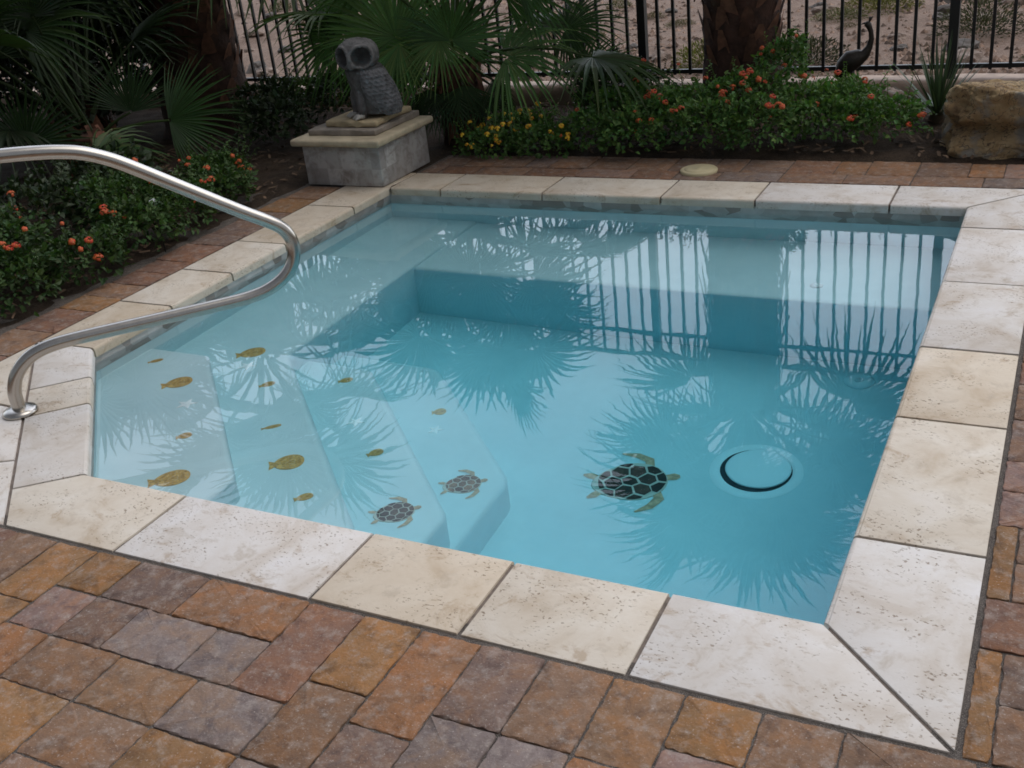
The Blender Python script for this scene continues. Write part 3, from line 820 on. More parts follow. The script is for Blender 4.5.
def shrub(name, label, cat, lobes, nleaf, lsize, mtl, flowers=0, fl=None, group=None, tint=(1, 1, 1), wl=.62, low=.55, stems=False, fsmall=1.0, sprigs=45):
    """lobes: list of (x, y, z, rx, ry, rz) in the world; the root stands at the mean on the ground"""
    cx = sum(l[0] for l in lobes) / len(lobes); cy = sum(l[1] for l in lobes) / len(lobes)
    root = thing(name, label, cat, (cx, cy, 0), group)
    mb = MB()
    vol = [l[3] * l[4] + l[3] * l[5] for l in lobes]; tot = sum(vol); surf = []
    for l, v in zip(lobes, vol):
        C_ = Vector((l[0] - cx, l[1] - cy, l[2]))
        for _ in range(max(10, int(nleaf * v / tot))):
            d = rdir()
            if d.z < -.35: d.z = -d.z
            rr_ = random.random() ** .33
            if random.random() < .7: rr_ = max(rr_, .82)
            lump = 1 + .50 * fbm(d * 2.0 + C_ * 3, 1.4, 2)
            p = C_ + Vector((d.x * l[3], d.y * l[4], d.z * l[5])) * rr_ * lump
            if p.z < .01: p.z = rnd(.01, .05)
            nrm = (d * .6 + Vector((0, 0, .9)) + rdir() * .7).normalized()
            dirn = (d + rdir() * .8 + Vector((0, 0, rnd(-.3, .5)))).normalized()
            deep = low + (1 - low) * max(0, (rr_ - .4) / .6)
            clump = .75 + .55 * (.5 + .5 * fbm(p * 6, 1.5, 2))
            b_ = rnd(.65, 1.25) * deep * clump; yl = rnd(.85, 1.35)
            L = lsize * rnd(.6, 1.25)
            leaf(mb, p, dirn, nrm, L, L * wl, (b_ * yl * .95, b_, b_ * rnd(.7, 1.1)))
            if rr_ > .9 and d.z > -.1: surf.append((p + d * .01, d, C_))
    tips = []
    for _ in range(sprigs):                           # loose shoots that break the outline
        if not surf: break
        p, d, C_ = random.choice(surf)
        if d.z < -.1: continue
        ln = rnd(.05, .13); dd = (d + Vector((0, 0, rnd(.3, 1.1))) + rdir() * .4).normalized(); b0 = rnd(.8, 1.5)
        tube(mb, [p - dd * .05, p + dd * ln * .5, p + dd * ln], [.0022, .0018, .001], 4, (.9, .7, .5))
        n_ = int(ln / .012)
        for q_ in range(n_):
            t = (q_ + 1) / n_; o_ = rdir(); o_ = (o_ - dd * o_.dot(dd)).normalized()
            leaf(mb, p + dd * ln * t, (o_ + dd * .5), dd + rdir() * .3, lsize * rnd(.5, 1.0) * (1.1 - .4 * t), lsize * wl * rnd(.5, .9) * (1.1 - .4 * t), (b0 * rnd(.95, 1.25), b0, b0 * .85))
        tips.append((p + dd * ln, dd, C_))
    surf = surf + tips * 6
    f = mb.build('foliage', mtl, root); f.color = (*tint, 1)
    if stems:
        mb = MB()
        for l in lobes:
            for _ in range(4):
                tx, ty = l[0] - cx + rnd(-.5, .5) * l[3], l[1] - cy + rnd(-.5, .5) * l[4]
                tube(mb, [(tx * .5, ty * .5, -.02), (tx * .8, ty * .8, l[2] * .5), (tx, ty, l[2] + .3 * l[5])], [.008, .006, .003], 5)
        mb.build('stem', M['twig'], root)
    cam_d = Vector((.37 - cx, -1.94 - cy, .9)).normalized()
    surf = [s for s in surf if s[1].dot(cam_d) > .05] or surf
    last = None
    for _ in range(int(flowers * 1.4)):
        if not surf: break
        if last and random.random() < .55:
            near = [q_ for q_ in random.sample(surf, min(400, len(surf))) if .02 < (q_[0] - last[0]).length < .085]
            p, d, c_ = random.choice(near) if near else random.choice(surf)
        else: p, d, c_ = random.choice(surf)
        last = (p, d)
        o = link('flower', random.choice(fl), root); o.location = p + d * .012 + Vector((0, 0, .006))
        e = (d * .5 + Vector((0, 0, .9)) + cam_d * .5); o.rotation_euler = e.to_track_quat('Z', 'Y').to_euler()
        s = rnd(.6, 1.3) * fsmall; o.scale = (s, s, s)
    return root

# ------------------------------------------------------------------ fan palms
def fan_leaf(mb, hub, ax, nrm, R, span=112, nseg=34, tone=1.0, droop=.35, yellow=0.0, fuse=.42, limp=0.0):
    ax = ax.normalized(); sd = nrm.cross(ax).normalized(); nn = ax.cross(sd).normalized()
    da = RAD(2 * span / nseg)
    for k_ in range(nseg):
        a_ = RAD(-span) + (k_ + .5) * da + rnd(-.012, .012)
        rel = abs(a_) / RAD(span)
        L = R * (1 - .30 * rel ** 2.2) * rnd(.90, 1.06)
        d = ax * cos(a_) + sd * sin(a_); t = (ax * -sin(a_) + sd * cos(a_))
        dr = droop * rnd(.6, 1.4) + (limp if random.random() < .5 else 0)
        side = rnd(-.05, .05)
        b_ = tone * rnd(.75, 1.2); yl = 1 + yellow * rnd(0, 1.2)
        vs = []; tn = []
        for q_ in (0.03, .22, .42, .62, .82, 1.0):
            r_ = q_ * L
            wd = r_ * da * .5 if q_ <= fuse else (fuse * L * da * .5) * (1 - (q_ - fuse) / (1 - fuse)) ** .75
            wd = max(wd, .0006)
            fold = wd * .75
            bend = max(0, q_ - .30)
            c_ = hub + d * r_ + t * (side * bend * L) + nn * (.10 * R * q_ * (1 - q_) - .05 * R * (a_ / 1.6) ** 2 * q_)
            c_ = c_ + Vector((0, 0, -1)) * (dr * L * bend ** 2)
            vs += [c_ + t * wd + nn * fold * .5, c_ - nn * fold * .5, c_ - t * wd + nn * fold * .5]
            e = b_ * (.85 + .25 * q_) ; tip = 1 + .6 * max(0, q_ - .8)
            tn += [(e * yl * tip, e * (1 + .25 * yellow), e * .9)] * 3
        fs = []
        for s in range(5):
            a0 = s * 3; fs += [(a0, a0 + 1, a0 + 4, a0 + 3), (a0 + 1, a0 + 2, a0 + 5, a0 + 4)]
        mb.add(vs, fs, tn)

def frond(root, base, hub, nrm, R, axis=None, tone=1.0, droop=.35, yellow=0.0, span=112, nseg=34, tint=(1, 1, 1), limp=0.0, sag=.12):
    """one palm frond: arching stalk from base to hub, then the fan; all in the palm's own coordinates"""
    base = Vector(base); hub = Vector(hub); nrm = Vector(nrm).normalized()
    chord = hub - base
    mid = base.lerp(hub, .5) + Vector((0, 0, sag * chord.length))
    pts = [base.lerp(mid, t).lerp(mid.lerp(hub, t), t) for t in (0, .25, .5, .75, 1.0)]
    end = (pts[-1] - pts[-2]).normalized()
    ax = Vector(axis).normalized() if axis is not None else end
    nrm = (nrm - ax * nrm.dot(ax))
    if nrm.length < .05: nrm = Vector((0, 0, 1)) - ax * ax.z
    nrm.normalize()
    mb = MB(); tube(mb, pts, [.016, .012, .009, .007, .006], 6, (tone * 1.5, tone * 1.2, tone * .8))
    fan_leaf(mb, hub, ax, nrm, R, span, nseg, tone, droop, yellow, limp=limp)
    o = mb.build('frond', M['palm'], root); o.color = (*tint, 1)
    return o

def palm_trunk(root, h, r0, r1, fib=.35, nb=130):
    mb = MB(); prof = 26; seg = 22; vs = []; tn = []
    for i in range(prof + 1):
        q_ = i / prof; z = -.04 + (h + .04) * q_
        r = r0 + (r1 - r0) * q_ + .10 * r0 * math.exp(-q_ * 9)
        for k_ in range(seg):
            a_ = 2 * pi * k_ / seg
            rr_ = r * (1 + .07 * fbm((cos(a_) * 2, sin(a_) * 2, z * 5), 1.5) + .02 * sin(z * 60))
            vs.append((rr_ * cos(a_), rr_ * sin(a_), z)); b_ = .6 + .5 * q_ + rnd(-.1, .1); tn.append((b_, b_ * .95, b_ * .92))
    fs = [(i * seg + k_, i * seg + (k_ + 1) % seg, (i + 1) * seg + (k_ + 1) % seg, (i + 1) * seg + k_) for i in range(prof) for k_ in range(seg)]
    fs.append(tuple(prof * seg + k_ for k_ in range(seg)))
    mb.add(vs, fs, tn); o = mb.build('trunk', M['bark'], root, True)
    # old leaf bases in spirals and hanging fibre
    mb = MB()
    for i in range(nb):
        q_ = (i + .5) / nb; q_ = fib * .35 + (1 - fib * .35) * q_; z = h * q_; a_ = i * 2.39996 + rnd(-.2, .2)
        r = (r0 + (r1 - r0) * q_) * .98; wd = rnd(.035, .06); l = rnd(.09, .17)
        t = Vector((-sin(a_), cos(a_), 0)); n_ = Vector((cos(a_), sin(a_), 0)); p = n_ * r + Vector((0, 0, z - .06))
        k2 = rnd(.02, .05); b_ = rnd(.35, 1.15)
        vs = [p - t * wd, p + t * wd, p + t * wd * .75 + n_ * k2 * .6 + Vector((0, 0, l * .55)), p - t * wd * .75 + n_ * k2 * .6 + Vector((0, 0, l * .55)),
              p + t * wd * .3 + n_ * k2 + Vector((0, 0, l)), p - t * wd * .3 + n_ * k2 * 1.1 + Vector((0, 0, l))]
        mb.add(vs, [(0, 1, 2, 3), (3, 2, 4, 5)], (b_ * 1.1, b_, b_ * .92))
        if q_ > 1 - fib and random.random() < .8:
            for _ in range(5):
                pp = n_ * (r + rnd(.01, .05)) + t * rnd(-.08, .08) + Vector((0, 0, z + rnd(-.03, .12))); w2 = rnd(.008, .02); ll = rnd(.12, .32)
                e = pp + Vector((0, 0, -ll)) + n_ * rnd(-.02, .05) + t * rnd(-.05, .05); b_ = rnd(.6, 1.5)
                mb.add([pp - t * w2, pp + t * w2, e + t * w2 * .5, e - t * w2 * .5], [(0, 1, 2, 3)], (b_ * 1.12, b_, b_))
    mb.build('leaf_bases', M['fibre'], root)
    return o

def crown(root, top, count, stalk, R, emin, emax, tone=.8, seed=1, keep=None, nseg=30):
    rs = random.Random(seed)
    for i in range(count):
        a_ = i * 2.39996 + rs.uniform(-.25, .25); q_ = i / max(1, count - 1)
        el = RAD(emin + (emax - emin) * q_ + rs.uniform(-8, 8))
        L = rs.uniform(*stalk); d = Vector((cos(a_) * cos(el), sin(a_) * cos(el), sin(el)))
        if keep and not keep(d): continue
        base = Vector(top) + Vector((cos(a_), sin(a_), 0)) * .06 + Vector((0, 0, .25 * q_))
        hub = base + d * L; hub.z -= .10 * L
        ax = (d + Vector((0, 0, -.35))).normalized(); nrm = Vector((-d.x * sin(el), -d.y * sin(el), cos(el))) + Vector((rs.uniform(-.4, .4), rs.uniform(-.4, .4), .2))
        frond(root, base, hub, nrm, rs.uniform(*R), ax, tone * rs.uniform(.8, 1.15), rs.uniform(.3, .7), rs.uniform(0, .3) if q_ > .3 else .5, nseg=nseg, sag=.15)

# big palm in front of the fence, its crown above the picture
P1 = Vector((-1.46, 4.72, 0))
p1 = thing('fan_palm', 'tall shaggy brown palm trunk rising behind the red flowers by the fence', 'palm tree', P1, 'fan palms in the planting bed')
palm_trunk(p1, 1.85, .235, .195, .50, 150)
crown(p1, (0, 0, 1.88), 46, (.35, .95), (.62, .85), 22, 84, .75, 3)
# left palm, trunk only in the picture
P2 = Vector((-5.35, 4.25, 0))
p2 = thing('fan_palm', 'dark palm trunk at the left end of the visible fence', 'palm tree', P2, 'fan palms in the planting bed')
palm_trunk(p2, 1.6, .32, .27, .3, 120)
crown(p2, (0, 0, 1.6), 28, (.6, 1.0), (.65, .85), -30, 80, .7, 5)
# middle clump behind the plinth
P3 = Vector((-3.08, 4.05, 0))
p3 = thing('fan_palm', 'low bushy fan palm behind the owl plinth with fronds spreading over the fence', 'palm tree', P3, 'fan palms in the planting bed')
palm_trunk(p3, .48, .13, .12, .15, 30)
cd = Vector((.56, -.79, .35))
def f3(hub, axis, nrm, R, **k):
    k['tone'] = k.get('tone', 1) * 1.45; frond(p3, (rnd(-.05, .05), rnd(-.05, .05), rnd(.36, .5)), Vector(hub) - P3, nrm, R, axis, **k)
f3((-2.70, 4.00, .52), (.95, .1, .16), (.25, -.55, .75), .52, tone=1.2, droop=.45, yellow=.35, limp=.4)
f3((-3.17, 3.85, .55), (-.5, -.2, .55), cd, .52, tone=1.05, droop=.4)
f3((-2.95, 3.80, .66), (.45, -.2, .75), cd, .50, tone=.85, droop=.4)
f3((-3.55, 4.0, .62), (-.7, -.1, .5), cd, .50, tone=1.1, droop=.35)
f3((-3.30, 3.75, .70), (-.25, -.1, .9), (.5, -.8, .2), .55, tone=1.15, droop=.3, yellow=.2)
f3((-4.20, 4.35, .60), (-.75, .1, .12), cd, .36, tone=1.0, droop=.15)
f3((-3.06, 3.85, .66), (.1, -.3, -.5), (.5, -.8, .3), .34, tone=1.3, droop=.3, yellow=.5)
f3((-2.45, 4.35, .62), (.9, .1, .1), (.3, -.6, .7), .42, tone=.45, droop=.5)
f3((-2.42, 4.45, .30), (.9, .2, .15), (.4, -.7, .5), .42, tone=.6, droop=.3)
f3((-2.80, 4.25, .85), (.6, .1, .5), cd, .55, tone=.6, droop=.6)
f3((-3.75, 4.2, .90), (-.6, .1, .6), cd, .55, tone=.8, droop=.4)
f3((-3.40, 4.2, 1.02), (-.2, .1, 1), cd, .6, tone=.8, droop=.5)
f3((-2.98, 4.2, 1.05), (.2, .1, 1), cd, .6, tone=.7, droop=.5)
f3((-2.62, 4.1, .95), (.7, 0, .6), (.2, -.7, .6), .55, tone=.7, droop=.6)
f3((-3.95, 4.1, .66), (-.9, -.1, .2), cd, .48, tone=.9, droop=.4)
for q_ in range(9):  # skirt of dark fronds added to stand in for the shadow over the trunk
    a_ = RAD(-150 + q_ * 24)
    f3((-3.08 + .26 * cos(a_), 4.05 + .26 * sin(a_), rnd(.26, .40)), (cos(a_) * .35, sin(a_) * .35, -1), (cos(a_), sin(a_), .3), .30, tone=.35, droop=.1, span=70, nseg=20)
f3((-3.26, 3.72, .66), (-.05, -.35, -.8), (.4, -.8, .2), .36, tone=1.35, droop=.15, yellow=.5, span=60, nseg=18)
f3((-3.42, 3.78, .60), (-.2, -.3, -.8), (.4, -.8, .2), .30, tone=1.1, droop=.15, yellow=.3, span=60, nseg=18)
crown(p3, (0, 0, .5), 16, (.55, .9), (.48, .62), 5, 80, .7, 11, keep=lambda d: d.y > -.15 or d.z > .5, nseg=26)
# fan palms of the left bed
P4 = Vector((-4.95, 2.75, 0))
p4 = thing('fan_palm', 'low dark fan palm at the left whose fans reach over the red flower bed', 'palm tree', P4, 'fan palms in the planting bed')
palm_trunk(p4, .35, .16, .14, .5, 50)
cl = Vector((.72, -.6, .35))
def f4(hub, axis, nrm, R, **k): frond(p4, (rnd(-.06, .06), rnd(-.06, .06), rnd(.25, .36)), Vector(hub) - P4, nrm, R, axis, **k)
f4((-4.42, 2.90, .40), (.85, .25, .12), cl, .50, tone=.75, droop=.2, span=88)
f4((-4.66, 2.85, .46), (.1, .1, 1), (.5, -.4, .5), .42, tone=.5, droop=.2, span=80)
f4((-4.62, 2.45, .30), (.85, .2, -.05), (.3, -.5, .8), .46, tone=.9, droop=.5, yellow=.75, limp=.4)
f4((-4.88, 2.25, .42), (.35, .1, .75), cl, .40, tone=.5, droop=.2)
f4((-5.05, 2.60, .98), (.5, .2, .35), (.5, -.5, .7), .60, tone=.55, droop=.5, yellow=.2)
f4((-5.3, 2.5, .85), (-.3, -.1, .9), cl, .55, tone=.6, droop=.4)
crown(p4, (0, 0, .35), 26, (.5, .85), (.45, .6), 15, 85, .30, 21, nseg=26, keep=lambda d: d.x < .25)
P5 = Vector((-5.9, 3.55, 0))
p5 = thing('fan_palm', 'tallest dark fan palm mass in the top left corner', 'palm tree', P5, 'fan palms in the planting bed')
palm_trunk(p5, .55, .17, .15, .5, 40)
crown(p5, (0, 0, .5), 30, (.6, 1.05), (.5, .7), 10, 85, .26, 31, nseg=26, keep=lambda d: d.x < .5)

# ------------------------------------------------------------------ flowering shrubs
LG = 'flowering shrubs along the bed edges'
shrub('lantana_shrub', 'low yellow flowering shrub beside the stone plinth', 'shrub', [(-2.72, 3.72, .04, .20, .13, .10), (-2.40, 3.76, .05, .20, .14, .11), (-2.60, 3.92, .08, .24, .16, .13)], 2600, .030, M['lantana'], 30, YF_, LG, fsmall=.95)
shrub('lantana_shrub', 'sprawling red flowering shrub between the yellow flowers and the round lid', 'shrub', [(-2.10, 3.86, .10, .20, .16, .13), (-1.84, 3.74, .10, .20, .15, .15), (-1.98, 4.12, .16, .26, .2, .16), (-1.70, 3.95, .15, .20, .2, .16)], 3600, .032, M['lantana'], 16, RF, LG)
shrub('lantana_shrub', 'largest red flowering shrub in front of the thick palm trunk', 'shrub', [(-1.42, 3.80, .13, .25, .17, .17), (-1.12, 3.82, .13, .22, .18, .18), (-1.26, 4.12, .22, .24, .2, .18), (-1.14, 4.36, .34, .15, .14, .16), (-1.06, 4.30, .46, .09, .09, .10), (-1.58, 4.08, .18, .2, .18, .16)], 4600, .032, M['lantana'], 24, RF, LG)
shrub('lantana_shrub', 'red flowering shrub under the bronze bird', 'shrub', [(-.80, 3.98, .12, .24, .17, .14), (-.52, 4.04, .12, .20, .16, .14), (-.74, 4.28, .16, .19, .15, .13), (-.78, 4.50, .17, .10, .09, .10), (-.95, 4.2, .15, .2, .2, .16)], 3800, .032, M['lantana'], 14, RF, LG)
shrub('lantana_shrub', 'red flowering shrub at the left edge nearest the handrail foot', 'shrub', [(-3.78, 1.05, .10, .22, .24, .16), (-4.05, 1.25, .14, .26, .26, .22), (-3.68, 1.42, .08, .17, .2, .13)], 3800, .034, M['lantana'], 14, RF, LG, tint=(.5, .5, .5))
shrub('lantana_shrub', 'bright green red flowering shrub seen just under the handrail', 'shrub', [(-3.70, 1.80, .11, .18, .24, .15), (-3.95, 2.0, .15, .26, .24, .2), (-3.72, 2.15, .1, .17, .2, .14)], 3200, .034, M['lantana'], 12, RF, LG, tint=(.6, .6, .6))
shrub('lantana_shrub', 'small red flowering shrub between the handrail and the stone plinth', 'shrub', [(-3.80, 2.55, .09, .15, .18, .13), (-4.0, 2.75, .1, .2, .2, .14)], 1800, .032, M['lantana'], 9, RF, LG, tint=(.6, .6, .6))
shrub('dark_shrub', 'dark shaded shrub in the left bed behind the red flowers', 'shrub', [(-4.35, 1.7, .16, .3, .35, .22), (-4.4, 2.3, .16, .3, .3, .22), (-4.5, 1.15, .18, .3, .3, .24)], 2200, .05, M['dark_leaf'], 8, RF, None, tint=(.9, .9, .9))
shrub('dark_shrub', 'dim green shrub left of the plinth below the fence', 'shrub', [(-4.35, 3.75, .15, .25, .2, .2), (-4.62, 4.1, .18, .28, .2, .22), (-4.15, 4.25, .2, .2, .2, .2)], 2000, .045, M['dark_leaf'], 0, None, None, tint=(1.1, 1.1, 1.1))
shrub('dark_shrub', 'yellowish green shrub touching the bottom fence rail behind the owl', 'shrub', [(-3.85, 4.55, .2, .3, .2, .18), (-4.35, 4.65, .18, .3, .2, .16), (-4.85, 4.7, .14, .2, .2, .14)], 1800, .045, M['dark_leaf'], 0, None, None, tint=(1.7, 1.6, 1.1))
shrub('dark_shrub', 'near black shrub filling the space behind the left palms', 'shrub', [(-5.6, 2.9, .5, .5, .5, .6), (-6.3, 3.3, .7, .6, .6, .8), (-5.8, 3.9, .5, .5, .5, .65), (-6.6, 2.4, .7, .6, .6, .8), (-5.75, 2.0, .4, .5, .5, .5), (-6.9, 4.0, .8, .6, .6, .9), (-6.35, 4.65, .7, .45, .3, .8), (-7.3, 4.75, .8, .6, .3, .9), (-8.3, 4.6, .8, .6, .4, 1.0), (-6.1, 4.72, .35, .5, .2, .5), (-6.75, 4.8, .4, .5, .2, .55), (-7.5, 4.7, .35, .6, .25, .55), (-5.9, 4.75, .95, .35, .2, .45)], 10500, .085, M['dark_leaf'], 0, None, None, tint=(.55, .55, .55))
shrub('dark_shrub', 'dark feathery shrub before the fence post behind the red flowers', 'shrub', [(-2.22, 4.45, .17, .22, .16, .2), (-2.02, 4.5, .15, .18, .16, .17), (-2.38, 4.62, .22, .2, .15, .2)], 1500, .036, M['dark_leaf'], 0, None, None)

# spiky yucca by the fence
yc = thing('yucca', 'spiky grey green yucca against the fence beside the boulder', 'plant', (-.30, 4.52, 0))
mb = MB()
for i in range(90):
    a_ = i * 2.39996; q_ = i / 89; el = RAD(12 + 72 * q_ + rnd(-8, 8)); L = rnd(.30, .46) * (1 + .15 * q_)
    d = Vector((cos(a_) * cos(el), sin(a_) * cos(el), sin(el))); t = Vector((-sin(a_), cos(a_), 0)); b_ = rnd(.6, 1.4)
    vs = []
    for k_ in range(5):
        s = k_ / 4; c_ = Vector((0, 0, .05)) + d * L * s + Vector((0, 0, -.10 * L * s * s * (1 - q_)))
        w_ = .008 * (1 - s) ** .7 + .0006
        vs += [c_ + t * w_, c_ - t * w_]
    mb.add(vs, [(2 * k_, 2 * k_ + 1, 2 * k_ + 3, 2 * k_ + 2) for k_ in range(4)], (b_, b_, b_ * .95))
mb.build('blades', M['yucca'], yc)
mb = MB(); lathe(mb, [(.05, -.02), (.045, .04), (.025, .08)], 12); mb.build('crown_base', M['twig'], yc, True)

# ------------------------------------------------------------------ fence on its low curb
mb = MB()
vs = []; fs = []; nx = 120
for i in range(nx + 1):
    x = -13 + 17.0 * i / nx
    for (y, z) in ((5.10, -.05), (5.095, .06), (5.105, .105), (5.13, .118), (5.31, .118), (5.33, .04)):
        vs.append((x, y + .012 * fbm((x, z, 1), 2.5), z + .008 * fbm((x, y, 2), 3)))
for i in range(nx):
    for k_ in range(5):
        a_ = i * 6 + k_; fs.append((a_, a_ + 6, a_ + 7, a_ + 1))
mb.add(vs, fs); o = mb.build('garden_curb', M['curb'], None, True)
tag(o, 'low tan curb wall running under the iron fence', 'curb wall')
FY = 5.20; sp = .109
fen = thing('iron_fence', 'black iron picket fence along the back of the garden', 'fence', (-2.27, FY, .118))
def box(mb, cx, cy, cz, sx, sy, sz, tone=(1, 1, 1)):
    vs = [(cx + a_ * sx / 2, cy + b_ * sy / 2, cz + c_ * sz / 2) for a_ in (-1, 1) for b_ in (-1, 1) for c_ in (-1, 1)]
    mb.add(vs, [(0, 1, 3, 2), (4, 6, 7, 5), (0, 4, 5, 1), (2, 3, 7, 6), (0, 2, 6, 4), (1, 5, 7, 3)], tone)
mb = MB(); box(mb, 0, 0, .84, .055, .055, 1.70); box(mb, 0, 0, 1.70, .066, .066, .03); post = mb.mesh('post', M['iron'])
mb = MB(); box(mb, 0, 0, .87, .019, .019, 1.64); picket = mb.mesh('picket', M['iron'])
mb = MB(); box(mb, 18 * sp / 2, 0, 0, 18 * sp - .056, .028, .026); rail = mb.mesh('rail', M['iron'])
npick = 0
for pnl in range(-4, 2):
    xa = pnl * 18 * sp
    for z in (.072, 1.505, 1.685):
        o = link('rail', rail, fen); o.location = (xa, 0, z)
    for k_ in range(1, 18):
        if pnl < -3 and k_ < 9: continue

        o = link('picket', picket, fen); o.location = (xa + k_ * sp + rnd(-.002, .002), 0, .0); npick += 1
for pnl in range(-4, 3):
    o = link('post', post, fen); o.location = (pnl * 18 * sp, 0, -.02)

# ------------------------------------------------------------------ boulder, small rocks
def blob(name, loc, r, mtl, seed, sub=5, rough=.5, flat=None):
    bm = bmesh.new(); bmesh.ops.create_icosphere(bm, subdivisions=sub, radius=1)
    for v in bm.verts:
        p = v.co.copy(); s = Vector((seed * 3.7, seed * 1.3, seed))
        cell = noise.cell_vector(p * 1.0 + s)
        d = 1 + rough * .45 * fbm(p + s, .9, 3) + rough * .22 * noise.ridged_multi_fractal(p * 1.3 + s, 1.0, 2.0, 5, 1.0, 2.0) - rough * .25 + .05 * fbm(p + s, 7, 3)
        q_ = Vector((max(-.86, min(.86, p.x)), max(-.8, min(.8, p.y)), max(-.7, min(.80, p.z)))) * d
        v.co = Vector((q_.x * r[0], q_.y * r[1], q_.z * r[2]))
    me = bpy.data.meshes.new(name); bm.to_mesh(me); bm.free(); me.materials.append(mtl)
    me.polygons.foreach_set('use_smooth', [True] * len(me.polygons))
    o = link(name, me); o.location = loc; return o
def boulder():
    bm = bmesh.new(); bmesh.ops.create_icosphere(bm, subdivisions=6, radius=1)
    sd = Vector((13.1, 4.4, 2.7))
    for v in bm.verts:
        p = v.co.copy()
        q_ = Vector((max(-.80, min(.80, p.x)), max(-.74, min(.74, p.y)), max(-.70, min(.72, p.z)))) * 1.22
        # blocky breaks: quantised noise planes plus ridges
        n1 = fbm(p + sd, 1.0, 3); n2 = noise.ridged_multi_fractal(p * 1.7 + sd, 1.0, 2.1, 5, 1.0, 2.0)
        st = round(n1 * 5) / 5
        d = 1 + .20 * st + .10 * n1 + .07 * (n2 - 1.2) + .03 * fbm(p + sd, 9, 3)
        q_ *= d
        # bedding crack: the top slab overhangs a recess on the side towards the pool
        zc = .02 + .10 * fbm((p.x, p.y, 3), 1.2, 2); g = math.exp(-((p.z - zc) / .15) ** 2)
        k_ = max(0, min(1, (-p.y + .3) * 1.4)) * max(.15, min(1, .9 - p.x * .5))
        q_.y += .34 * g * k_; q_.x += .10 * g * max(0, -p.x)
        if p.z < zc: q_.y += .10 * k_; q_.x *= .93
        v.co = Vector((q_.x * .335, q_.y * .26, q_.z * .215))
    me = bpy.data.meshes.new('boulder'); bm.to_mesh(me); bm.free(); me.materials.append(M['boulder'])
    me.polygons.foreach_set('use_smooth', [True] * len(me.polygons))
    o = link('boulder', me); o.location = (.12, 4.05, .125); return o
tag(boulder(), 'big craggy orange brown boulder at the right end of the bed', 'boulder')
tag(blob('garden_rock', (-.60, 4.72, .06), (.13, .10, .12), M['pebble'], 6, 4), 'pale grey rock half hidden behind the shrub under the bronze bird', 'rock')

# ------------------------------------------------------------------ desert scrub and stones
def gz(x, y): return .085 + (.05 * fbm((x, y, 0), .5) + .02 * fbm((x, y, 5), 2.0)) * min(1, (y - 5.3) / 1.2)
def scrub_mesh(r, h, nl, seed):
    random.seed(seed); mb = MB()
    for _ in range(nl):
        d = rdir(); d.z = abs(d.z); p = Vector((d.x * r, d.y * r, d.z * h)) * random.random() ** .4
        b_ = rnd(.5, 1.4); leaf(mb, p, d + rdir() * .6, rdir(), rnd(.018, .045), rnd(.005, .011), (b_, b_ * rnd(.9, 1.1), b_ * .9))
    return mb.mesh('foliage', M['scrub'])
SM = [scrub_mesh(.20, .18, 1000, 1), scrub_mesh(.28, .18, 1400, 2), scrub_mesh(.16, .22, 900, 3), scrub_mesh(.34, .24, 1900, 4)]
random.seed(99)
spots = [(-2.05, 5.95, 1, (1.5, 1.5, .7), 'yellow green scrub clump just outside the fence left of the thick palm trunk'),
         (-1.28, 5.85, 1, (.55, .55, .7), 'dark low scrub just outside the fence right of the thick palm trunk'),
         (-1.20, 8.3, 3, (1.5, 1.4, .7), 'yellowish scrub bush near the top edge above the bronze bird'),
         (-.30, 7.0, 3, (.6, .6, .62), 'wide dark scrub patch beyond the fence near the right edge')]
for x, y, k_, tn, lb in spots:
    o = link('desert_scrub', SM[k_]); o.location = (x, y, gz(x, y)); o.color = (*tn, 1); o.rotation_euler = (0, 0, rnd(0, 6)); tag(o, lb, 'desert bush', 'scrub bushes beyond the fence')
taken = [(s[0], s[1]) for s in spots]; cnt = 0
while cnt < 60:
    y = 5.7 + 9.5 * random.random(); x = rnd(-2.4 - 1.15 * (y - 2.4), .5 + .12 * (y - 5))
    if any(hypot(x - a_, y - b_) < .45 for a_, b_ in taken): continue
    taken.append((x, y)); cnt += 1
    o = link('desert_scrub', random.choice(SM)); o.location = (x, y, gz(x, y) - .01); s = rnd(.35, .95); o.scale = (s, s, s * rnd(.6, 1))
    t_ = rnd(.55, 1.3); o.color = (t_ * rnd(.95, 1.3), t_, t_ * rnd(.7, 1.1), 1); o.rotation_euler = (0, 0, rnd(0, 6))
    tag(o, 'small dull green scrub clump scattered on the gravel beyond the fence', 'desert bush', 'scrub bushes beyond the fence')
RM = [rock_mesh('desert_rock', .10, M['pebble'] if i < 2 else M['dark_rock'], 3, .6, .5, i) for i in range(5)]
cnt = 0
while cnt < 95:
    y = 5.5 + 8.5 * random.random(); x = rnd(-2.4 - 1.1 * (y - 2.4), .5 + .12 * (y - 5))
    if any(hypot(x - a_, y - b_) < .25 for a_, b_ in taken): continue
    taken.append((x, y)); cnt += 1
    o = link('desert_rock', random.choice(RM)); s = rnd(.4, 1.5); o.scale = (s, s, s); o.location = (x, y, gz(x, y)); o.rotation_euler = (0, 0, rnd(0, 6))
    tag(o, 'small stone lying on the tan gravel beyond the fence', 'rock', 'loose stones beyond the fence')

